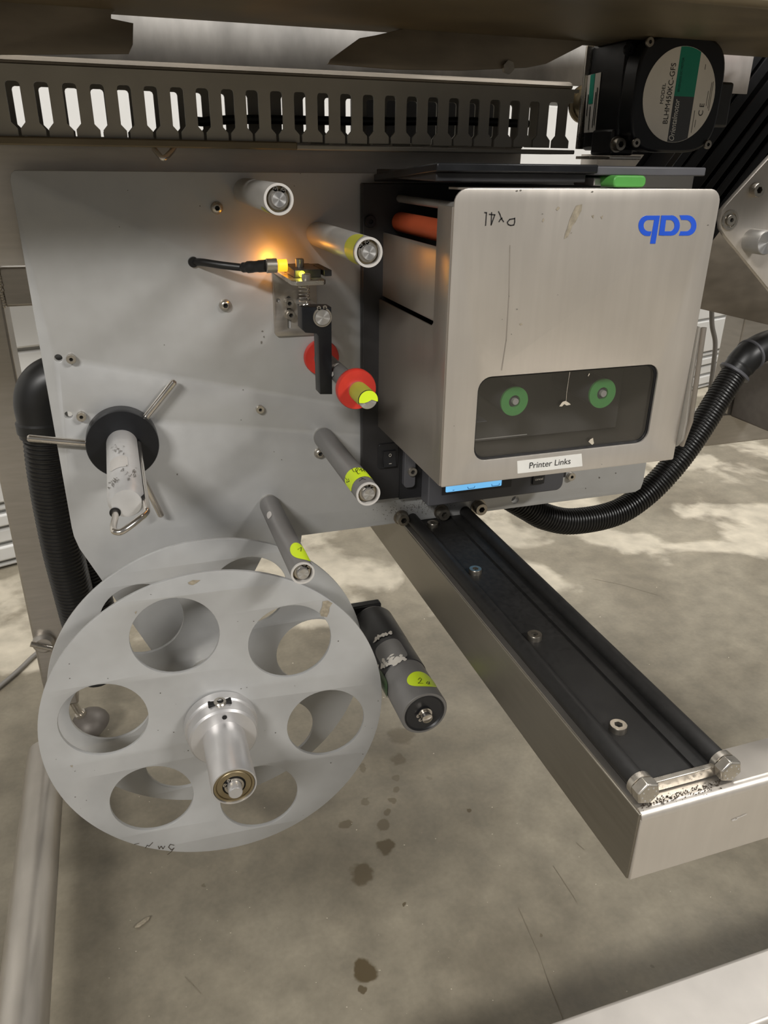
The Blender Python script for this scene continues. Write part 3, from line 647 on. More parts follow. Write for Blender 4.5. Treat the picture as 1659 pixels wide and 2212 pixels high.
# control panel under the cover
PYF = -0.030
a0 = aty(924, 1094, PYF); a1 = aty(1214, 1062, PYF)
zpt = czb + 0.02
put('control_panel', MB().prism([(x, PYF, z) for x, z in rrect(a0.x, a1.x, a0.z - .0005, zpt, (.002, .008, .002, .002))], (0, 0.021, 0)), 'panelgrey', prn, bev=0.0012)
d0 = aty(962, 1063, PYF); d1 = aty(1082, 1048, PYF); dz1 = aty(962, 1042, PYF).z
cp = prn
put('display_bezel', MB().box(d0.x - .004, d1.x + .012, PYF - 0.0004, PYF + 0.001, d0.z - .003, dz1 + .012), 'chassis', prn)
ds = put('display', MB().prism([(x, PYF - 0.0005, z) for x, z in rrect(d0.x, d1.x, d0.z, dz1 + .008, .001)], (0, -0.0006, 0)), 'lcd', prn, label='lit pale blue display')
put('display_text', strokes(MB(), [[(978, 1059), (981, 1058.6)], [(1010, 1052), (1012, 1056), (1024, 1054), (1026, 1050)], [(1062, 1046), (1063, 1050), (1078, 1048), (1079, 1044)]], on_y(PYF - .0013), 0.0006), 'lcdmark', ds)
b0 = aty(1148, 1046, PYF); b1 = aty(1175, 1030, PYF)
bt = put('cancel_button', MB().box(b0.x, b1.x, PYF - 0.0022, PYF, b0.z, b1.z + .005), 'black', prn, bev=0.0008, label='black push button')
put('button_text', text('cancel', Vector(((b0.x + b1.x) / 2, PYF - .0023, aty(1161, 1033, PYF).z)), (1, 0, 0), (0, 0, 1), width=(b1.x - b0.x) * .66), 'silverlabel', bt)
# power switch
SYF = -0.009
s0 = aty(816, 1013, SYF); s1 = aty(860, 955, SYF)
put('switch_frame', MB().prism([(x, SYF - .0015, z) for x, z in rrect(s0.x, s1.x, s0.z, s1.z, .003)], (0, .0014, 0)), 'black', prn, bev=.0004)
r0 = aty(826, 1007, SYF); r1 = aty(853, 970, SYF); zm = (r0.z + r1.z) / 2
rk = put('rocker_switch', MB().add([(x, y, z) for x in (r0.x, r1.x) for y, z in ((SYF - .001, r0.z), (SYF - .0052, r0.z + .0005), (SYF - .0026, zm), (SYF - .0036, r1.z - .0005), (SYF - .001, r1.z))], [(0, 1, 2, 3, 4), (9, 8, 7, 6, 5), (0, 5, 6, 1), (1, 6, 7, 2), (2, 7, 8, 3), (3, 8, 9, 4)]), 'black', prn)
xm = (r0.x + r1.x) / 2
put('switch_marks', MB().add([(xm + q * math.cos(t * PI / 8), SYF - .0046, zm + .0042 + q * 1.2 * math.sin(t * PI / 8)) for q in (.0014, .0010) for t in range(16)], [(k, (k + 1) % 16, 16 + (k + 1) % 16, 16 + k) for k in range(16)]).add([(xm - .0014, SYF - .0056, zm - .0048), (xm + .0014, SYF - .0056, zm - .0048), (xm + .0014, SYF - .0056, zm - .0042), (xm - .0014, SYF - .0056, zm - .0042)], [(0, 1, 2, 3)]), 'silverlabel', rk)
# hinge bracket beside the panel
h0 = aty(873, 1055, -0.018); h1 = aty(899, 985, -0.018)
put('bracket_recess', MB().box(aty(862, 1050, -.0095).x, a0.x, -0.0112, -.009, aty(880, 1075, -.0095).z, h1.z + .01), 'black', prn)
hb = put('bracket', MB().prism([(x, -0.018, z) for x, z in rrect(h0.x, h1.x, h0.z, h1.z + .01, (.004, .004, .001, .001))], (0, 0.008, 0)), 'panelgrey', prn, bev=.0006)
rr = rad(890, 1017, 9.5, -.018); screw(prn, aty(890, 1018, -.0182), rr, 0.003, rr * .5)
# clear hinged flap on the right of the cover
FXR = cx1 + 0.004
fp = [(-atx(a, b, FXR).y, atx(a, b, FXR).z) for a, b in ((1516, 707), (1497, 830), (1487, 910), (1478, 950), (1468, 962), (1452, 968))]
fp += [(0.075, fp[-1][1] + 0.01), (0.075, fp[0][1])]
put('side_flap', sheet(fp, [], (FXR, 0, 0), (0, -1, 0), (0, 0, 1), 0.003, 0.0005), 'acrylic', prn)
put('flap_edge', MB().sweep([Vector((FXR + .0015, -fp[0][0] - .001, fp[0][1])), Vector((FXR + .0015, -fp[2][0] - .001, fp[2][1])), Vector((FXR + .0015, -fp[4][0] - .001, fp[4][1]))], 0.0022, 10), 'side', prn)

# ================================================================ IDLER ROLLERS
def roller(fc, rp, yf, m, label, gap, ring=True, rimw=0.12):
    c = aty(fc[0], fc[1], yf); r = rad(fc[0], fc[1], rp, yf)
    t = thing('idler_roller', label, 'roller', (c.x, 0, c.z), 'idler rollers on the grey plate')
    put('collar', MB().lathe([(0, r * .92), (0.006, r * .92)], (c.x, 0, c.z), YN, 32), 'alumatt', t)
    L = -yf
    put('tube', MB().lathe([(0.004, r * .97), (0.006, r), (L - .0004, r), (L, r * .97), (L, r * .84), (L - 0.008, r * .82), (L - .008, r * .3)], (c.x, 0, c.z), YN, 40), m, t)
    put('tube_rim', MB().lathe([(L - .004, r * .83), (L - .0008, r * .95), (L - .0008, r * 1.004), (L + .0006, r * 1.0), (L + .0006, r * .84)], (c.x, 0, c.z), YN, 40, ring=True), 'rim', t)
    put('bearing', MB().lathe([(L - .0075, r * .81), (L - .0045, r * .81), (L - .0045, r * .64), (L - .0065, r * .62), (L - .0065, r * .4)], (c.x, 0, c.z), YN, 36), 'brass', t)
    put('shaft', MB().lathe([(L - .006, r * .5), (L + .0016, r * .5), (L + .0022, r * .46)], (c.x, 0, c.z), YN, 30), 'turned', t)
    put('retaining_ring', circlip(MB(), c.x, c.z, -L + .003, r * .515, r * .68, gap, .0012, 1.25), 'bolt', t)
    return t, c, r, L
D2R = math.radians
t1, c1, r1, L1 = roller((602, 430.5), 32, -0.143, 'alumatt', 'metallic grey roller highest on the plate beside the domed screw', 80)
put('sticker', cyl_patch(MB(), c1.x, c1.z, r1, -L1 + .016, .010, D2R(238), D2R(26)), 'limeold', t1, label='faded lime round sticker')
t2, c2, r2, L2 = roller((796, 545), 30, -0.152, 'alumatt', 'metallic roller beside the printer above the lit sensor with a lime wrap sticker', 118)
put('sticker', cyl_patch(MB(), c2.x, c2.z, r2, -L2 + .014, .0115, D2R(170), D2R(78), 3), 'limeold', t2, label='faded lime sticker')
t4, c4, r4, L4 = roller((795.5, 1067), 25.5, -0.150, 'rollgrey', 'dark grey roller just left of the printer switch with a handwritten lime sticker', 78)
st4 = put('sticker', cyl_patch(MB(), c4.x, c4.z, r4, -L4 + .0235, .0105, D2R(112), D2R(86), 7), 'lime', t4, label='bright lime sticker with black handwriting')
put('handwriting', strokes(MB(), [[(760, 1012), (764, 1019), (771, 1018), (774, 1012), (771, 1010), (768, 1015), (774, 1024), (778, 1022)], [(776, 1016), (780, 1012), (782, 1018), (786, 1014), (788, 1019)], [(745, 1032), (750, 1037), (748, 1042), (754, 1040), (752, 1034)], [(778, 1031), (790, 1036)], [(784, 1033), (776, 1039)]], on_cyl(c4.x, c4.z, r4), 0.0005), 'ink', st4)
t5, c5, r5, L5 = roller((654, 1238), 25.5, -0.150, 'rollgrey', 'dark grey roller over the reel with a round lime sticker marked 1', 55)
st5 = put('sticker', cyl_patch(MB(), c5.x, c5.z, r5, -L5 + .021, .0165, D2R(66), D2R(54)), 'lime', t5, label='bright lime oval sticker')
put('handwriting', strokes(MB(), [[(643, 1187), (651, 1182), (650, 1191)]], on_cyl(c5.x, c5.z, r5), 0.0005), 'ink', st5)
put('paper_scrap', cyl_patch(MB(), c5.x, c5.z, r5, -.043, .006, D2R(138), D2R(17), 2.4), 'rim', t5)
# large roller with tape below the reel
yb_ = -0.155; cB = aty(917, 1541, yb_); rB = rad(917, 1541, 48.5, yb_)
tB = thing('tape_roller', 'thick dark grey roller right of the reel, partly covered in torn tape', 'roller', (cB.x, 0.0, cB.z))
L = -yb_
put('tube', MB().lathe([(-0.012, rB * .9), (-0.01, rB * .97), (L - .001, rB), (L, rB * .97), (L, rB * .86), (L - .004, rB * .85), (L - .004, rB * .2)], (cB.x, 0, cB.z), YN, 48), 'rollgrey', tB)
put('end_cap', MB().lathe([(L - .002, rB * .86), (L + .0006, rB * .86), (L + .0006, rB * .84), (L - .0008, rB * .78), (L - .0008, rB * .3)], (cB.x, 0, cB.z), YN, 40), 'black', tB)
put('shaft', MB().lathe([(L - .003, rB * .22), (L + .008, rB * .22), (L + .0085, rB * .19)], (cB.x, 0, cB.z), YN, 24), 'chrome', tB)
put('retaining_ring', circlip(MB(), cB.x, cB.z, -L - .001, rB * .23, rB * .3, 205, .001, 1.3), 'bolt', tB)
put('tape_sleeve', MB().lathe([(-0.008, rB * 1.0), (-0.006, rB + .0007), (0.048, rB + .0007), (0.052, rB + .0002), (0.056, rB + .0006), (0.098, rB + .0006), (0.0985, rB)], (cB.x, 0, cB.z), YN, 48), 'chassis', tB, label='wrap of dark worn tape')
put('tape_patch', cyl_patch(MB(), cB.x, cB.z, rB, -0.078, .018, D2R(112), D2R(36), 5, lift=.0010), 'rollgrey', tB)
pr = MB()
for k in range(46):
    yy, aa, sy, sa = random.choice(((-.092, 120, .005, 22), (-.097, 104, .003, 16), (-.050, 112, .002, 30), (-.086, 140, .006, 8)))
    cyl_patch(pr, cB.x, cB.z, rB, yy + random.gauss(0, sy * .6), random.uniform(.0012, .0034), D2R(aa + random.gauss(0, sa * .6)), D2R(random.uniform(3, 9)), 1.3, n=2, lift=.0012 + k * .000006)
put('torn_paper', pr, 'silverlabel', tB, kind='stuff', label='torn silvery paper remnants')
put('green_film', cyl_patch(MB(), cB.x, cB.z, rB, -.10, .016, D2R(180), D2R(24), 3, lift=.0011), mat('dark_green_film', (56, 84, 52), .3), tB, label='scrap of dark green film')
sB = put('sticker', cyl_patch(MB(), cB.x, cB.z, rB, -L + .0225, .0125, D2R(74), D2R(40)), 'lime', tB, label='bright lime round sticker with handwriting')
put('handwriting', strokes(MB(), [[(903, 1468), (907, 1464), (911, 1467), (907, 1473), (903, 1476), (914, 1476)], [(924, 1472), (921, 1476), (926, 1478), (927, 1472), (928, 1478)]], on_cyl(cB.x, cB.z, rB, .0008), 0.0006), 'ink', sB)
put('mount_arm', MB().box(cB.x - .036, cB.x + .012, 0.0125, 0.024, cB.z - .012, cB.z + rB * .98), 'black', tB, bev=.002)

# ================================================================ RED FLANGED GUIDE
yr = -0.12; cR = aty(771, 842, yr); rR = rad(771, 842, 42, yr)
tR = thing('flanged_guide_roller', 'steel guide roller with two red plastic flanges under the black lever', 'guide roller', (cR.x, 0, cR.z))
ye = None
best = 9
for k in range(100):
    y_ = -0.12 - k * 0.0005; e_ = (aty(793.5, 866, y_) - Vector((cR.x, y_, cR.z))).length
    if e_ < best: best, ye = e_, y_
rs = rad(793.5, 866, 19.5, ye)
put('shaft', MB().lathe([(0, rs), (-ye, rs), (-ye + .0004, rs * .95)], (cR.x, 0, cR.z), YN, 36), 'turned', tR)
put('sleeve', MB().lathe([(0.006, rs * 1.08), (0.1195, rs * 1.08)], (cR.x, 0, cR.z), YN, 36), 'rollgrey', tR)
put('flange', MB().lathe([(0.0005, rR * .95), (0.0015, rR), (0.006, rR), (0.0075, rR * .96), (.0075, rR * .4)], (cR.x, 0, cR.z), YN, 44), 'red', tR)
put('flange', MB().lathe([(0.113, rR * .93), (0.1145, rR), (0.119, rR), (0.1205, rR * .96), (0.1205, rR * .4)], (cR.x, 0, cR.z), YN, 44), 'red', tR)
stR = put('sticker', cyl_patch(MB(), cR.x, cR.z, rs, ye + .013, .0125, D2R(128), D2R(88), 8, lift=.0005), 'limeold', tR, label='dull lime sticker around the shaft end')
fm = MB()
n_ = 18; pts_ = [(cR.x + rs * 1.04 * math.cos(D2R(-12 + 204 * i / n_)), ye - .0008, cR.z + rs * 1.04 * math.sin(D2R(-12 + 204 * i / n_))) for i in range(n_ + 1)]
pts_ += [(cR.x - rs * .5, ye - .0014, cR.z - rs * .24), (cR.x - rs * .1, ye - .0018, cR.z - rs * .12), (cR.x + rs * .35, ye - .0012, cR.z + rs * .06)]
fm.prism(pts_, (0, -.0004, 0))
put('folded_sticker_end', fm, 'lime', tR, label='bright lime sticker folded over the shaft end')
sc = MB(); cyl_patch(sc, cR.x, cR.z, rs * 1.08, -.075, .004, D2R(165), D2R(14), 1.2, lift=.0008); cyl_patch(sc, cR.x, cR.z, rs * 1.08, -.066, .0035, D2R(120), D2R(30), 1.2, lift=.0008)
put('paper_remnant', sc, 'rim', tR)

# ================================================================ LEVER, SPRING, SENSOR
YL = -0.074
lo = [(652, 664), (716, 664), (718, 852), (692, 852), (688, 726), (684, 721), (660, 719), (653, 712)]
lc = aty(695, 690, YL)
tL = thing('brake_lever', 'black L-shaped lever arm hinged below the lit sensor, resting over the guide roller', 'lever', (lc.x, YL, lc.z))
lp_ = pxs(lo, YL)
put('arm', sheet_y(lp_, [], YL, 0.017, 0.0006), 'blackmetal', tL)
rp_s = rad(696, 685, 16.5, YL)
cpin = aty(696, 685, YL)
put('pivot_pin', MB().lathe([(-0.0005, rp_s), (0.002, rp_s), (.0024, rp_s * .94)], (cpin.x, YL, cpin.z), YN, 32), 'turned', tL)
put('retaining_ring', circlip(MB(), cpin.x, cpin.z, YL, rp_s * 1.02, rp_s * 1.22, 92, .0012, 1.5), 'bolt', tL)
put('pivot_shaft', MB().cyl((cpin.x, YL + .017, cpin.z + .0), (cpin.x, -.0005, cpin.z), rp_s * 0.98), 'alumatt', tL)
# bracket
bz = aty(589, 600, 0).z; bxl = aty(589.5, 660, 0).x
ysf = atx(634, 622, bxl + .0005).y; bxr = aty(708, 626, ysf).x; zfl = aty(670, 617, ysf).z
tb = thing('sensor_bracket', 'bent stainless bracket on the plate carrying the lit sensor', 'bracket', (bxl + .02, -0.0, zfl - .06))
zlow = aty(640, 725, -.003).z
slot_c = aty(625, 690, -.003)
hl = [circle(aty(601, 649, -.003).x, aty(601, 649, -.003).z, .0018, 16), rrect(slot_c.x - .0017, slot_c.x + .0017, aty(626, 710, -.003).z, aty(626, 640, -.003).z, .0016, 5)]
put('back_leaf', sheet_y(rrect(bxl, bxl + .040, zlow, zfl, (.004, .004, .0005, .0005)), hl, -0.003, 0.0028, .0003), 'steel', tb)
put('shelf', MB().prism([(bxl, -.0004, zfl), (bxl, ysf + .006, zfl), (bxl + .003, ysf, zfl), (bxr - .003, ysf, zfl), (bxr, ysf + .006, zfl), (bxr, -.0004, zfl)], (0, 0, 0.0035)), 'bolt', tb, bev=.0004)
for a, b in ((623, 653), (626, 678)):
    rr = rad(a, b, 9.5, -.003); screw(tb, aty(a, b + 1, -.003), rr, 0.0045, rr * .5, washer=rr * 1.12)
# spring between lever and shelf
sxp = aty(664, 640, ysf + .012); zt0 = zfl; zb0_ = aty(664, 662, YL + .008).z
pth = [Vector((sxp.x + .0042 * math.cos(2 * PI * i / 14), YL + .0085 + .0042 * math.sin(2 * PI * i / 14), zb0_ + (zt0 - zb0_) * i / 98)) for i in range(99)]
put('coil_spring', MB().sweep(pth, 0.0006, 8), 'chrome', label='small coil spring between the sensor shelf and the black lever', cat='spring')
# sensor
zs0 = zfl + .0035
yb1 = atx(694, 597, aty(694, 610, ysf + .012).x).y
sY = ysf + 0.018
sxl = aty(668, 600, sY).x - 0.012; sxr = aty(694, 600, sY).x; zsT = aty(680, 582, sY).z
ts = thing('fork_sensor', 'small black fork sensor with glowing yellow light on the bracket shelf', 'sensor', (sxl, sY, zs0))
zsB = zs0
put('body', MB().box(sxl, sxr, sY, sY + .042, zsB, zsT), 'black', ts, bev=.0006)
jx = aty(717, 600, sY - .002).x
put('jaw', MB().box(jx - .0065, jx, sY - .002, sY + .042, zsB + .001, zsT - .0005), 'black', ts, bev=.0005)
put('jaw_bridge', MB().box(sxr - .001, jx - .006, sY + .030, sY + .042, zsB + .001, zsT - .0005), 'black', ts)
lp0 = aty(651, 592, sY - .0)
put('status_light', MB().lathe([(0, .0026), (.0015, .0022), (.0022, .001)], aty(652, 592, sY), (-.3, -1, .2), 16), 'led', ts)
cpt = Vector((sxl, sY + .030, zsB + .0065))
put('socket_collar', MB().lathe([(0, .0050), (.007, .0050), (.0075, .0042)], cpt, (-1, 0, 0), 20), 'amber', ts, label='amber lit connector socket')
tp = aty(652, 556, sY + .02)
put('screw', MB().lathe([(0, .0035), (.006, .0035), (.0065, .003)], ((sxl + sxr) / 2 - .002, sY + .02, zsT), (0, 0, 1), 20), 'oilbolt', ts)
put('screw', MB().lathe([(0, .0038), (.0042, .0038), (.0047, .0032)], (aty(663, 610, ysf + .006).x, ysf + .008, zs0), (0, 0, 1), 20), 'bolt', ts)
tc_ = thing('sensor_cable', 'short black cable with metal plug running from the plate to the sensor', 'cable', aty(413, 566, 0))
c0 = Vector((cpt.x - .0085, cpt.y, cpt.z)); cn = Vector((c0.x - .008, cpt.y, cpt.z))
put('plug_nut', MB().lathe([(0, .0058), (.0085, .0058), (.009, .005)], c0, (-1, 0, 0), 18), 'bolt', tc_)
e1 = Vector((c0.x - .0085, cpt.y, cpt.z)); e2 = aty(523, 578, -.022)
put('plug_sleeve', MB().sweep(spline([e1, e1.lerp(e2, .35), e1.lerp(e2, .7), e2], 6), [.0050] * 6 + [.0046] * 4 + [.0049] * 4 + [.0042] * 4 + [.0036], 18), 'rubber', tc_)
put('lead', MB().sweep(spline([e2, aty(480, 573, -.016), aty(440, 567, -.007), aty(417, 565.5, .002)], 8), .0032, 14), 'rubber', tc_)
put('grommet', MB().lathe([(0, .0045), (.0018, .0042)], aty(417.5, 566, 0), YN, 20), 'rubber', tc_)
def point(name, loc, e, col, r=.004):
    l = bpy.data.lights.new(name, 'POINT'); l.energy = e; l.color = col; l.shadow_soft_size = r; o = bpy.data.objects.new(name, l); COL.objects.link(o); o.location = loc
point('amber_sensor_glow', Vector((cpt.x - .006, -.017, cpt.z + .005)), 0.034, (1, .36, .02), .003)
point('yellow_sensor_glow', aty(652, 592, sY - .006), 0.006, (1, .88, .08), .002)

# ================================================================ REWIND MANDREL
ym = -0.154; cM = aty(262.5, 1088, ym); rM = rad(262.5, 1088, 41.5, ym)
tM = thing('rewind_mandrel', 'grey scrap rewind mandrel with black disc, three steel spokes and wire clip', 'rewinder', (cM.x, 0, cM.z))
yd = -0.020; cdk = aty(265.5, 962, yd); rd_ = rad(265.5, 962, 79, yd)
put('disc', MB().lathe([(0.001, rd_ * .98), (0.002, rd_), (0.0192, rd_), (0.02, rd_ * .985)], (cdk.x, 0, cdk.z), YN, 64), 'blackmetal', tM, label='black round backing disc')
cM.x = cdk.x - 0.0005; cM.z = cdk.z + .001
core = MB().lathe([(0.02, rM), (-ym - .006, rM), (-ym, rM * .80)], (cM.x, 0, cM.z), YN, 48)
put('core', core, 'mandrel', tM)
put('groove', MB().box(cM.x + rM * .80, cM.x + rM * 1.0, ym + .001, -.021, cM.z - .0022, cM.z + .0035), 'socket', tM)
hp = Vector((cM.x - rM * .66, ym - .0004, cM.z - .006))
put('clip_hole', MB().lathe([(0, .0040), (.0006, .0040)], hp, YN, 24), 'socket', tM)
xr_ = cM.x + rM * 1.02
clip = [(xr_, -.022, cM.z), (xr_, -.06, cM.z), (xr_, -.12, cM.z), (xr_, ym - .010, cM.z), (xr_ - .001, ym - .019, cM.z - .001), (xr_ - .006, ym - .027, cM.z - .0015), (cM.x, ym - .033, cM.z - .004), (hp.x + .003, ym - .035, hp.z), (hp.x - .001, ym - .032, hp.z), (hp.x - .0015, ym - .024, hp.z), (hp.x, ym - .008, hp.z), (hp.x, ym + .004, hp.z)]
put('wire_clip', MB().sweep(spline(clip, 8), .0024, 16), 'chrome', tM)
for (a, b), (c_, d_) in (((57, 946), (190, 958)), ((379, 821), (309, 909)), ((350, 1117), (306, 1030))):
    A = aty(a, b, -.010); B = aty(c_, d_, -.010); A = A + (B - A) * 0.01; dr = (B - A).normalized()
    put('spoke', MB().sweep([A, A + dr * .0015, B], [.0018, .0031, .0031], 16), 'chrome', tM)
mfn = on_cyl(cM.x, cM.z, rM)
put('paper_remnant', cyl_patch(MB(), cM.x, cM.z, rM, -.10, .013, D2R(105), D2R(32), 5), 'rim', tM)
hb_ = MB()
for k in range(70):
    a, b, sa, sb = random.choice(((246, 968, 7, 5), (268, 1012, 4, 7), (278, 1025, 3, 7), (291, 1020, 3, 8), (242, 1046, 5, 4), (248, 1036, 6, 3), (257, 972, 6, 4))); a += random.gauss(0, sa); b += random.gauss(0, sb)
    strokes(hb_, [[(a, b), (a + random.uniform(-3, 3), b + random.uniform(-1, 4)), (a + random.uniform(-3, 4), b + random.uniform(-2, 4))]], mfn, .0004)
put('worn_marks', hb_, 'faintink', tM, kind='stuff')

# ================================================================ UNWIND REEL
RC = Vector((0.0420, -0.1075, H - 0.4830)); RNV = Vector((-0.0551, -1, 0.0312)).normalized(); RR = 0.158
BC = Vector((0.0462, -0.037, H - 0.4845))
tU = thing('label_reel', 'big unwind reel with two grey flanges holed like film spools', 'reel', (RC.x, -.05, RC.z - RR))
U_ = Vector((1, 0, 0)); U_ = (U_ - RNV * U_.dot(RNV)).normalized(); V_ = RNV.cross(U_)
if V_.z < 0: V_ = -V_
hs = [circle(.1035 * math.cos(D2R(47.5 + 60 * k)), .1035 * math.sin(D2R(47.5 + 60 * k)), .0385, 48) for k in range(6)]
ff = put('front_flange', sheet(circle(0, 0, RR, 128), hs, RC - RNV * 0.004, U_, V_, 0.004, .0005), 'plate', tU)
hs2 = [circle(.1035 * math.cos(D2R(7 + 60 * k)), .1035 * math.sin(D2R(7 + 60 * k)), .0385, 48) for k in range(6)]
put('rear_flange', sheet(circle(0, 0, RR, 128), hs2, BC + Vector((0, .004, 0)), (1, 0, 0), (0, 0, 1), 0.004, .0005), 'plate', tU)
hx, hz = RC.x + .0005, RC.z + .001
yE = -0.195; rE = rad(490, 1705, 50, yE)
put('hub_core', MB().cyl((hx, -.001, hz), (hx, -.1, hz), rE * 1.25, seg=40), 'alumatt', tU)
rc1 = rad(479, 1578, 78, -.112)
put('inner_collar', MB().lathe([(0.108, rc1), (0.1175, rc1), (0.119, rc1 * .96)], (hx, 0, hz), YN, 56), 'alu', tU)
put('collar_ring', MB().lathe([(0.119, rc1 * .93), (0.131, rc1 * .93), (0.133, rc1 * .88), (.1335, rc1 * .6)], (hx, 0, hz), YN, 56), 'alu', tU)
put('hub_sleeve', MB().lathe([(0.128, rE), (-yE - .0005, rE), (-yE, rE * .985), (-yE, rE * .93), (-yE - .003, rE * .92), (-yE - .003, rE * .3)], (hx, 0, hz), YN, 56), 'alu', tU)
put('bearing', MB().lathe([(-yE - .004, rE * .91), (-yE - .001, rE * .9), (-yE - .001, rE * .80), (-yE - .002, rE * .79), (-yE - .0012, rE * .74), (-yE - .0012, rE * .52), (-yE - .003, rE * .5), (-yE - .003, rE * .3)], (hx, 0, hz), YN, 48), 'brass', tU, label='tan shielded ball bearing')
put('bearing_seat', MB().lathe([(-yE - .0028, rE * .53), (-yE - .0022, rE * .53), (-yE - .0022, rE * .2)], (hx, 0, hz), YN, 36), 'socket', tU)
put('shaft', MB().lathe([(-yE - .003, rE * .31), (-yE + .0072, rE * .31), (-yE + .008, rE * .28)], (hx, 0, hz), YN, 32), 'alu', tU)
put('retaining_ring', circlip(MB(), hx, hz, yE + .0015, rE * .33, rE * .43, 140, .001, 1.1), 'bolt', tU)
sz = hz + rc1 * .93
put('clamp_recess', MB().box(hx - .0105, hx + .0105, -.1235, -.1165, sz - .010, sz + .0012), 'socket', tU, bev=.0008)
put('clamp_screw', MB().lathe([(-.010, .0058), (.0045, .0058), (.0055, .0048), (.0055, .003), (.002, .003)], (hx, -.1205, sz - .003), (0.08, -.12, 1), 24), 'bolt', tU)
put('set_screw', MB().lathe([(0, .0022), (.0004, .0022)], (hx + .002, -.1335, hz + rc1 * .72), YN, 16), 'socket', tU)
def on_reel(a, b):
    d = ray(a, b); P0 = RC + RNV * 0.0004; t = (P0 - CAM).dot(RNV) / d.dot(RNV); return (CAM + d * t, RNV)
fp_ = MB()
def rl(pts_): fp_.add([on_reel(*p)[0] for p in pts_], [tuple(range(len(pts_)))])
rl([(697, 1299), (708, 1297), (718, 1303), (712, 1312), (711, 1322), (706, 1333), (693, 1331), (691, 1322), (696, 1310)]); rl([(406, 1258), (416, 1253), (433, 1253), (424, 1260), (416, 1264), (408, 1262)])
rl([(291, 1322), (296, 1320), (293, 1327)]); rl([(151, 1654), (157, 1653), (156, 1658)])
put('glue_residue', fp_, 'residue', ff)
wm_ = strokes(MB(), [[(376, 1826), (368, 1824), (364, 1830), (370, 1836), (376, 1832), (370, 1840), (362, 1846)], [(356, 1828), (352, 1834), (348, 1828), (344, 1834), (342, 1828)], [(330, 1820), (322, 1828), (318, 1826), (314, 1832)], [(300, 1822), (290, 1824)]], on_reel, .0007)
for k in range(60):
    ang = random.uniform(0, 2 * PI); q = random.uniform(.02, .155); c_ = RC + U_ * q * math.cos(ang) + V_ * q * math.sin(ang) + RNV * .0004
    if min((Vector((q * math.cos(ang), q * math.sin(ang))) - Vector((.1035 * math.cos(D2R(47.5 + 60 * h_)), .1035 * math.sin(D2R(47.5 + 60 * h_))))).length for h_ in range(6)) < .041 or q < .04: continue
    s_ = random.uniform(.0002, .0006); wm_.add([c_ + U_ * s_ * math.cos(t) * random.uniform(.6, 1.6) + V_ * s_ * math.sin(t) for t in (0, 1, 2, 3, 4, 5)], [tuple(range(6))])
put('scuff_marks', wm_, 'grime', ff)

# ================================================================ SUPPORT ARM (stainless) AND SLIDE RAIL
AX = 0.263; AZ = H - 0.360; AYF = -0.4215; AZB = H - 0.4165
ar = thing('cantilever_beam', 'stainless angled support beam projecting towards the camera under the slide rail', 'beam', (AX + .05, AYF, AZB))
x_far = 0.62; y_bk = -0.3895
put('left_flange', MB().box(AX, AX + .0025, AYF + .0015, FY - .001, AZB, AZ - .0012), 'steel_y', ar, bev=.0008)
put('front_flange', MB().box(AX + .0012, x_far, AYF, AYF + .0025, AZB, AZ - .0055), 'cover', ar, bev=.0008)
put('top_web', MB().prism([(AX + .001, AYF + .0055, AZ), (x_far, AYF + .0055, AZ), (x_far, y_bk, AZ), (0.340, y_bk, AZ), (.340, FY - .001, AZ), (AX + .001, FY - .001, AZ)], (0, 0, -.0025)), 'steel', ar)
put('corner_bend', MB().sweep([(AX + .0015, AYF + .0058, AZ - .0058), (x_far, AYF + .0058, AZ - .0058)], .0058, 28), 'cover', ar, label='bright rounded front edge')
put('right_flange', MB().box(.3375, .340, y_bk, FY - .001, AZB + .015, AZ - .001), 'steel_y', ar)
gm2 = MB()
for k in range(280):
    a = random.uniform(1385, 1560); b = 1745 - (a - 1385) * 0.30 + random.gauss(-3, 5); s_ = random.uniform(.4, 1.5)
    gm2.add([atz(a + s_ * 1.5 * math.cos(t), b + s_ * math.sin(t), AZ + .0003) for t in (0, 1, 2, 3, 4, 5)], [tuple(range(6))])
put('grease_specks', gm2, 'grime', ar, kind='stuff')
put('scratch', strokes(MB(), [[(1581, 1772), (1590, 1768), (1598, 1765), (1612, 1759)], [(1583, 1773), (1592, 1770)]], on_y(AYF - .0004), .0009), 'rim', ar)
# slide rail on top
RZ = AZ + .0005; ry0 = -0.4045; ry1 = 0.06
rl_ = thing('slide_rail', 'black twin-rod slide rail lying on the stainless beam', 'slide rail', (.3, -.17, AZ))
xL, xR = AX + .008, 0.333
put('web', MB().box(xL - .002, xR + .002, ry0, ry1, RZ, RZ + .0035), 'rail', rl_, bev=.0005)
put('inner_step', MB().box(xL + .045, xR - .004, ry0, ry1, RZ + .0035, RZ + .0055), 'rail', rl_)
for x in (xL, xR):
    put('rod', MB().lathe([(0, .0062), (ry1 - ry0, .0062)], (x, ry1, RZ + .0085), YN, 28), 'rail', rl_)
    put('rod_stem', MB().box(x - .0028, x + .0028, ry0 + .0003, ry1, RZ + .001, RZ + .008), 'rail', rl_)
epz = RZ + .0025
put('end_plate', MB().box(xL, xR, ry0 - .0042, ry0 - .0002, RZ + .0002, RZ + .0085), 'bolt', rl_, bev=.0006)
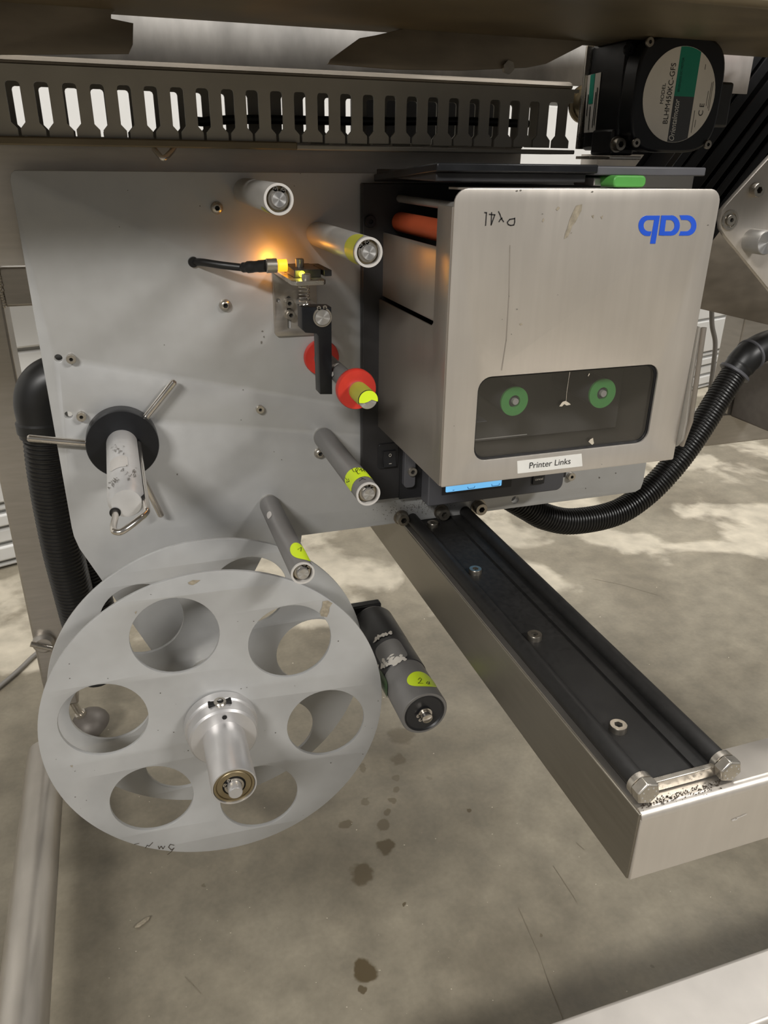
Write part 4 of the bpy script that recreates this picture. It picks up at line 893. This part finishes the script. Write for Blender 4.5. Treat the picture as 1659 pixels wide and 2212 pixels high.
for x in (xL, xR):
    put('end_washer', MB().lathe([(0, .0083), (.0042, .0083)], (x, ry0 - .0001, RZ + .0085), YN, 32), 'bolt', rl_)
    hb2 = put('hex_bolt', MB().lathe([(0, .0086), (.0062, .0086), (.0072, .0074)], (x, ry0 - .0045, RZ + .0085), YN, 6), 'bolt', rl_, bev=.0003)
    mk = MB()
    for k in range(8):
        q = 2 * PI * k / 8 + .3; mk.lathe([(0, .00065), (.0003, .0005)], (x + .0050 * math.cos(q), ry0 - .0116, RZ + .0085 + .0050 * math.sin(q)), YN, 8)
    put('head_marks', mk, 'alu', hb2)
for a, b in ((935, 1129), (1027, 1229), (1155, 1370), (1336, 1566)):
    p = atz(a, b, RZ + .0075); p.z = RZ + .0035
    screw(rl_, p, .0062, .0045, .0031, rot=UPROT, m='oilbolt')
# carriage under the plate
put('carriage', MB().box(xL - .006, xR + .012, .0085, .05, RZ + .012, RZ + .024), 'blackmetal', label='black slide carriage under the plate at the far end of the rail', cat='carriage', bev=.001)
# bar at the lower right corner
bA = atz(1182, 2210, .10); bB = atz(1659, 2044, .10); dirb = (bB - bA).normalized(); nb = Vector((dirb.y, -dirb.x, 0))
if nb.y > 0: nb = -nb
P0 = bA - dirb * .15; P1 = bB + dirb * .4; bw = abs((atz(1640, 2212, .10) - bA).dot(nb))
put('floor_bar', MB().prism([P0, P1, P1 + nb * bw, P0 + nb * bw], (0, 0, -.05)), 'railsteel', label='stainless square bar crossing the lower right corner near the floor', cat='bar', bev=.004)

# ================================================================ HOSES
def hose_pts(l): return [aty(a, b, y) for a, b, y in l]
th = thing('corrugated_hose', 'black corrugated hose curving from behind the plate up to the right', 'hose', (.6, .05, H - .42))
hp_ = hose_pts([(1100, 1072, .055), (1140, 1096, .055), (1180, 1117, .055), (1240, 1126, .055), (1330, 1108, .06), (1400, 1062, .065), (1460, 998, .07), (1512, 925, .08), (1552, 860, .09), (1590, 800, .10)])
put('hose', corrugated(hp_, .0168, .0042, .11, 24), 'hose', th)
el = hose_pts([(1584, 808, .10), (1598, 790, .10), (1618, 768, .10), (1648, 750, .105), (1690, 738, .11), (1760, 730, .12)])
put('elbow', MB().sweep(spline(el, 8), [.0185] * 8 + [.0195] * 33, 28), 'rubber', th)
for a, b in ((0, 1), (2, 3)):
    put('clamp_ring', MB().lathe([(0, .0195), (.001, .0212), (.004, .0212), (.005, .0195)], el[a], el[b] - el[a], 28), 'panelgrey', th)
tl = thing('corrugated_hose', 'thick black corrugated hose hanging with an elbow behind the left plate edge', 'hose', (-.1, .12, 0.2))
hq = hose_pts([(96, 925, .12), (103, 1000, .12), (115, 1080, .125), (134, 1180, .13), (156, 1270, .135), (180, 1360, .14), (215, 1460, .15)])
put('hose', corrugated(hq, .0215, .0046, .09, 28), 'hose', tl)
eq = hose_pts([(98, 940, .12), (92, 905, .12), (86, 870, .12), (94, 840, .12), (118, 822, .12), (160, 815, .12), (210, 815, .12)])
put('elbow', MB().sweep(spline(eq, 8), .0245, 32), 'rubber', tl)
put('cuff', MB().lathe([(0, .0245), (.002, .0262), (.012, .0262), (.014, .0245)], eq[1], eq[0] - eq[1], 32), 'rubber', tl)
ts2 = hose_pts([(165, 1150, .20), (195, 1230, .20), (215, 1290, .20), (222, 1330, .20), (224, 1390, .20), (228, 1450, .2)])
put('corrugated_hose', corrugated(ts2, .0155, .0042, .1, 20), 'hose', label='thinner black hose behind the thick left hose, seen past the rear reel flange', cat='hose')
put('grey_cable', MB().sweep(spline([atz(-60, 1530, .006), atz(0, 1482, .006), atz(40, 1448, .006), atz(75, 1415, .006), atz(110, 1390, .006)], 8), .004, 10), 'greycable', label='thin grey cable lying on the floor at far left', cat='cable')
put('hanging_cable', MB().sweep(spline([aty(1538, 640, .42), aty(1538, 700, .42), aty(1545, 740, .42), aty(1541, 790, .42), aty(1536, 830, .42), aty(1530, 880, .42), aty(1524, 920, .42)], 8), .0042, 10), 'greycable', label='thin grey cable hanging in front of the white wall at right', cat='cable')

# ================================================================ GEARMOTOR
MY = -0.100; mc = aty(1467, 206, MY); lr = rad(1467, 206, 76, MY)
tg = thing('gear_motor', 'black gear motor with round silver and green label above the printer', 'motor', (mc.x, -.05, mc.z - .045))
hw_ = .0425
xgl = mc.x - .041; yg0 = atx(1268, 200, xgl).y; yg1 = atx(1388, 200, xgl).y
mo = rrect(mc.x - hw_, mc.x + hw_, mc.z - hw_, mc.z + hw_, .012, 4)
put('motor_cap', MB().prism([(x, MY, z) for x, z in [(mc.x + hw_ * math.copysign(abs(math.cos(t)) ** .55, math.cos(t)), mc.z + hw_ * math.copysign(abs(math.sin(t)) ** .55, math.sin(t))) for t in [2 * PI * k / 48 for k in range(48)]]], (0, .02, 0)), 'blackmetal', tg, bev=.002)
put('gear_case', MB().box(xgl, mc.x + .041, MY + .02, yg0, mc.z - .041, mc.z + .041), 'blackmetal', tg, bev=.003)
for sx_, sz_ in ((-1, -1), (1, -1), (-1, 1)):
    screw(tg, (mc.x + sx_ * hw_ * .84, MY, mc.z + sz_ * hw_ * .84), .0035, .002, .0016, m='oilbolt')
put('terminal_box', MB().box(mc.x + hw_ - .002, mc.x + hw_ + .016, MY + .006, MY + .05, mc.z - .022, mc.z + .012), 'black', tg, bev=.002)
pzs = mc.z - .041
put('corner_boss', MB().box(xgl - .003, xgl + .02, MY + .022, yg0 - .02, pzs - .004, pzs + .016), 'black', tg, bev=.002)
screw(tg, aty(1331, 312, MY + .018), .005, .006, .0026, m='oilbolt', washer=.0062)
screw(tg, aty(1355, 108, MY + .018), .004, .004, .002, m='blackmetal')
# round label
ld = put('rating_label', MB().lathe([(0, lr), (.0003, lr)], (mc.x, MY - .0001, mc.z), YN, 64), 'silverlabel', tg, label='round silver rating label with teal block')
LYY = MY - .0005
def lpt(u, v): return Vector((mc.x + u * lr, LYY, mc.z + v * lr))     # u right, v up, unit disc
def lpoly(pts_, m, nm, lift=0): return put(nm, MB().add([lpt(*p) - Vector((0, lift, 0)) for p in pts_], [tuple(range(len(pts_)))]), m, ld)
TA = D2R(0)
xa, xb = -0.15, 0.42           # dark band between two near-vertical lines
def edge(x, top_): return (x, (1 if top_ else -1) * math.sqrt(max(0, .985 - x * x)))
def band(x0, x1, y0, y1, n=8):
    up = [(x0 + (x1 - x0) * i / n, min(y1, math.sqrt(max(0, .985 - (x0 + (x1 - x0) * i / n) ** 2)))) for i in range(n + 1)]
    dn = [(x1 - (x1 - x0) * i / n, max(y0, -math.sqrt(max(0, .985 - (x1 - (x1 - x0) * i / n) ** 2)))) for i in range(n + 1)]
    return up + dn
lpoly(band(xa, xb, -.02, 1), 'teal', 'teal_block'); lpoly(band(xa, xb, -1, -.02), 'greyprint', 'grey_block')
UPV = (0, 0, 1)
put('model_text', text('MODEL', lpt(-.47, .02), UPV, (-1, 0, 0), width=lr * .42, lift=.0001), 'ink', ld)
put('model_number', text('BLHM450KC-GFS', lpt(-.29, .02), UPV, (-1, 0, 0), width=lr * 1.25, height=lr * .135, lift=.0001), 'ink', ld)
put('maker_name', text('Orientalmotor', lpt(-.05, -.52), UPV, (-1, 0, 0), width=lr * .88, height=lr * .15, lift=.0003, shear=.25), 'white', ld)
put('teal_caption', text('BRUSHLESS DC MOTOR', lpt(-.05, .42), UPV, (-1, 0, 0), width=lr * .7, height=lr * .06, lift=.0003), mat('dark_teal_print', (14, 70, 60), .5), ld)
put('approval_mark', text('C E', lpt(.68, -.28), UPV, (-1, 0, 0), width=lr * .26, height=lr * .13, lift=.0001), 'ink', ld)
fl_ = MB()
for x_, y0_, y1_ in ((.50, -.78, -.30), (.57, -.66, -.5), (.80, -.2, .12), (.86, -.25, .3), (.90, -.3, .32), (.60, .55, .66)):
    a, b, c_, d_ = lpt(x_ - .008, y0_), lpt(x_ + .008, y0_), lpt(x_ + .008, y1_), lpt(x_ - .008, y1_); fl_.add([a, b, c_, d_], [(0, 1, 2, 3)])
put('small_print', fl_, 'faintink', ld)
# narrow label on the gear case
gy = lambda a, b: atx(a, b, xgl - .0004)
gl_ = put('gear_label', MB().prism([gy(1270, 163), gy(1299, 156), gy(1286, 285), gy(1259 + 3, 287)], (-.0003, 0, 0)), 'silverlabel', tg, label='narrow silver rating plate on the gear case')
put('gear_label_teal', MB().prism([gy(1277, 162) - Vector((.0004, 0, 0)), gy(1287, 159) - Vector((.0004, 0, 0)), gy(1281, 224) - Vector((.0004, 0, 0)), gy(1272, 225) - Vector((.0004, 0, 0))], (-.0002, 0, 0)), 'teal', gl_)
put('gear_label_print', strokes(MB(), [[(1272, 205), (1268, 250)], [(1276, 230), (1272, 280)], [(1292, 190), (1284, 270)], [(1288, 200), (1280, 275)]], lambda a, b: (gy(a, b) - Vector((.0006, 0, 0)), Vector((-1, 0, 0))), .0012), 'ink', gl_)
# mount plate and pulley
tmn = thing('motor_mount', 'thin upright steel mounting plate behind the gear motor', 'motor mount', (xgl, yg0, mc.z - .05))
xm0 = aty(1246, 320, yg0).x
put('plate', MB().box(xm0, mc.x + .075, yg0 + .0003, yg0 + .003, aty(1246, 322, yg0).z, aty(1262, 97, yg0).z), 'bolt', tmn, bev=.0006)
put('base_flange', MB().box(xm0, aty(1386, 332, MY + .02).x, MY + .02, yg0 + .0005, mc.z - .0482, mc.z - .0456), 'bolt', tmn, bev=.0005)
pc = aty(1250, 224, yg0 + .02)
put('dark_backing_box', MB().box(aty(1362, 340, .06).x, aty(1520, 340, .06).x, .072, .084, H - .03, H + .03), 'black', tmn)  # added black box, darkens the gap beyond the rail end
put('drive_pulley', MB().lathe([(0, .016), (.004, .016), (.005, .0135), (.014, .0135), (.015, .016), (.018, .016)], (pc.x + .008, yg0 + .0065, pc.z), (0, 1, 0), 36), 'brass', label='round brass-toned pulley behind the motor mounting plate', cat='pulley')
# red indicator beyond the motor
rlp = aty(1700, 84, LY + .03)
put('red_indicator', MB().lathe([(0, .004), (.003, .0035), (.004, .002)], rlp, (-1, 0, 0), 16), 'glow', label='small red indicator lamp at the upper right edge under the conveyor', cat='lamp')
point('red_indicator_light', aty(1668, 92, LY - .012), 0.02, (1, .02, .06), .004)

# ================================================================ RIGHT: ALUMINIUM PROFILE, END PLATE, GUSSET
PYY = 0.02
d0_ = aty(1515, 406, PYY); d1_ = aty(1659, 215, PYY); dd = (d1_ - d0_); dd.y = 0; dd.normalize(); nn = Vector((dd.z, 0, -dd.x))   # nn: to the lower right
o_up = aty(1587, 179, PYY); o_dn = aty(1554, 427, PYY); wdt = (o_dn - o_up).dot(nn) * 1.4
tpf = thing('aluminium_profile', 'black slotted aluminium profile slanting up to the right behind the motor', 'profile beam', o_up - dd * .3)
A_ = o_up - dd * .32
A_ = A_ - nn * 0.0
def pbar(s0, s1, y0, y1, m, nm, bev=.0006):
    a = A_ + nn * s0; b = A_ + nn * s1; L_ = 0.75
    return put(nm, MB().prism([Vector((p.x, y0, p.z)) for p in (a, b, b + dd * L_, a + dd * L_)], (0, y1 - y0, 0)), m, tpf, bev=bev)
pbar(0, wdt, PYY + .012, PYY + .05, 'black', 'core')
W_ = wdt
for k, (s0, s1) in enumerate(((0, .09), (.12, .24), (.30, .44), (.49, .57), (.63, .72), (.78, .87), (.91, 1.0))):
    pbar(s0 * W_, s1 * W_, PYY, PYY + .0122, 'blackmetal', 'rib', .001)
EY = -0.03
ep = pxs([(1700, 300), (1659, 344), (1572, 440), (1560, 455), (1556, 475), (1558, 494), (1566, 508), (1659, 622), (1700, 672)], EY)
te = thing('end_plate', 'stainless conveyor end plate with bolts at the right edge', 'machine plate', aty(1640, 480, EY))
put('plate', sheet_y(ep, [], EY, .006, .0006), 'cover', te)
rr = rad(1632, 410, 12, EY); screw(te, aty(1630, 410, EY), rr, .007, rr * .5)
pb = aty(1575, 475, EY)
rb = rad(1575, 475, 17, EY)
put('bearing_ring', MB().lathe([(0, rb), (.002, rb * .98), (.002, rb * .72), (.0005, rb * .7), (.0005, rb * .5)], pb, YN, 32), 'bolt', te)
screw(te, pb, rb * .55, .004, rb * .24)
ps = aty(1622, 520, EY); rs_ = rad(1622, 520, 20, EY)
put('stub_shaft', MB().lathe([(0, rs_), (.021, rs_), (.022, rs_ * .95)], ps, YN, 36), 'alumatt', te)
put('shaft_face', MB().lathe([(.0215, rs_ * .93), (.0224, rs_ * .92)], ps, YN, 36), 'turned', te)
GY = 0.072
gp = pxs([(1480, 480), (1560, 480), (1700, 640), (1700, 711), (1516, 668), (1490, 664)], GY)
put('gusset_plate', sheet_y(gp, [], GY, .006, .0005), 'dirty', label='dull brownish steel gusset behind the printer and end plate', cat='gusset')
put('taupe_box', MB().box(aty(1540, 130, .2).x, aty(1540, 130, .2).x + .25, .31, .4, aty(1600, 200, .2).z - .05, aty(1600, 60, .2).z), 'box', label='taupe box beyond the profile at the upper right', cat='box', bev=.002)
fb = bmesh.new(); bmesh.ops.create_icosphere(fb, subdivisions=3, radius=.02)
for v in fb.verts: v.co = v.co * random.uniform(.7, 1.15); v.co.y *= .25
me_ = bpy.data.meshes.new('film'); fb.to_mesh(me_); fb.free(); me_.transform(Matrix.Translation(aty(1562, 118, .29)))
put('crumpled_film', me_, 'foil', label='crumpled clear plastic film beside the motor', cat='plastic film')
# hairline cracks and grit on the concrete
def on_floor(a, b): return (atz(a, b, .0004), Vector((0, 0, 1)))
put('hairline_crack', strokes(MB(), [[(1120, 1960), (1140, 2005), (1165, 2060), (1185, 2120), (1205, 2170), (1222, 2215)], [(1195, 1870), (1215, 1900), (1238, 1935), (1246, 1948)], [(1245, 1820), (1262, 1835)], [(400, 2110), (418, 2128), (434, 2146)], [(1280, 1250), (1340, 1262), (1420, 1285)]], on_floor, .0008), mat('crack_grey', (124, 116, 100), .8), fl, kind='stuff')
gr = MB()
for k in range(140):
    a, b = random.uniform(120, 1600), random.uniform(1240, 2200); s_ = random.uniform(.6, 1.8)
    gr.add([atz(a + s_ * math.cos(t) * random.uniform(.6, 1.3), b + s_ * .7 * math.sin(t), .0005) for t in (0, 1, 2, 3, 4, 5)], [tuple(range(6))])
put('grit_specks', gr, 'scrap', fl, kind='stuff')
# small chip of debris on the floor
dc = atz(309, 1996, 0); 
put('debris_chip', MB().prism([dc + Vector((x, y, .0008)) for x, y in ((-.009, -.004), (-.004, -.0045), (.006, .001), (.0085, .0048), (.004, .005), (-.006, -.0005))], (0, 0, .003)), 'residue', label='small beige chip lying on the concrete floor at lower left', cat='debris', bev=.0008)
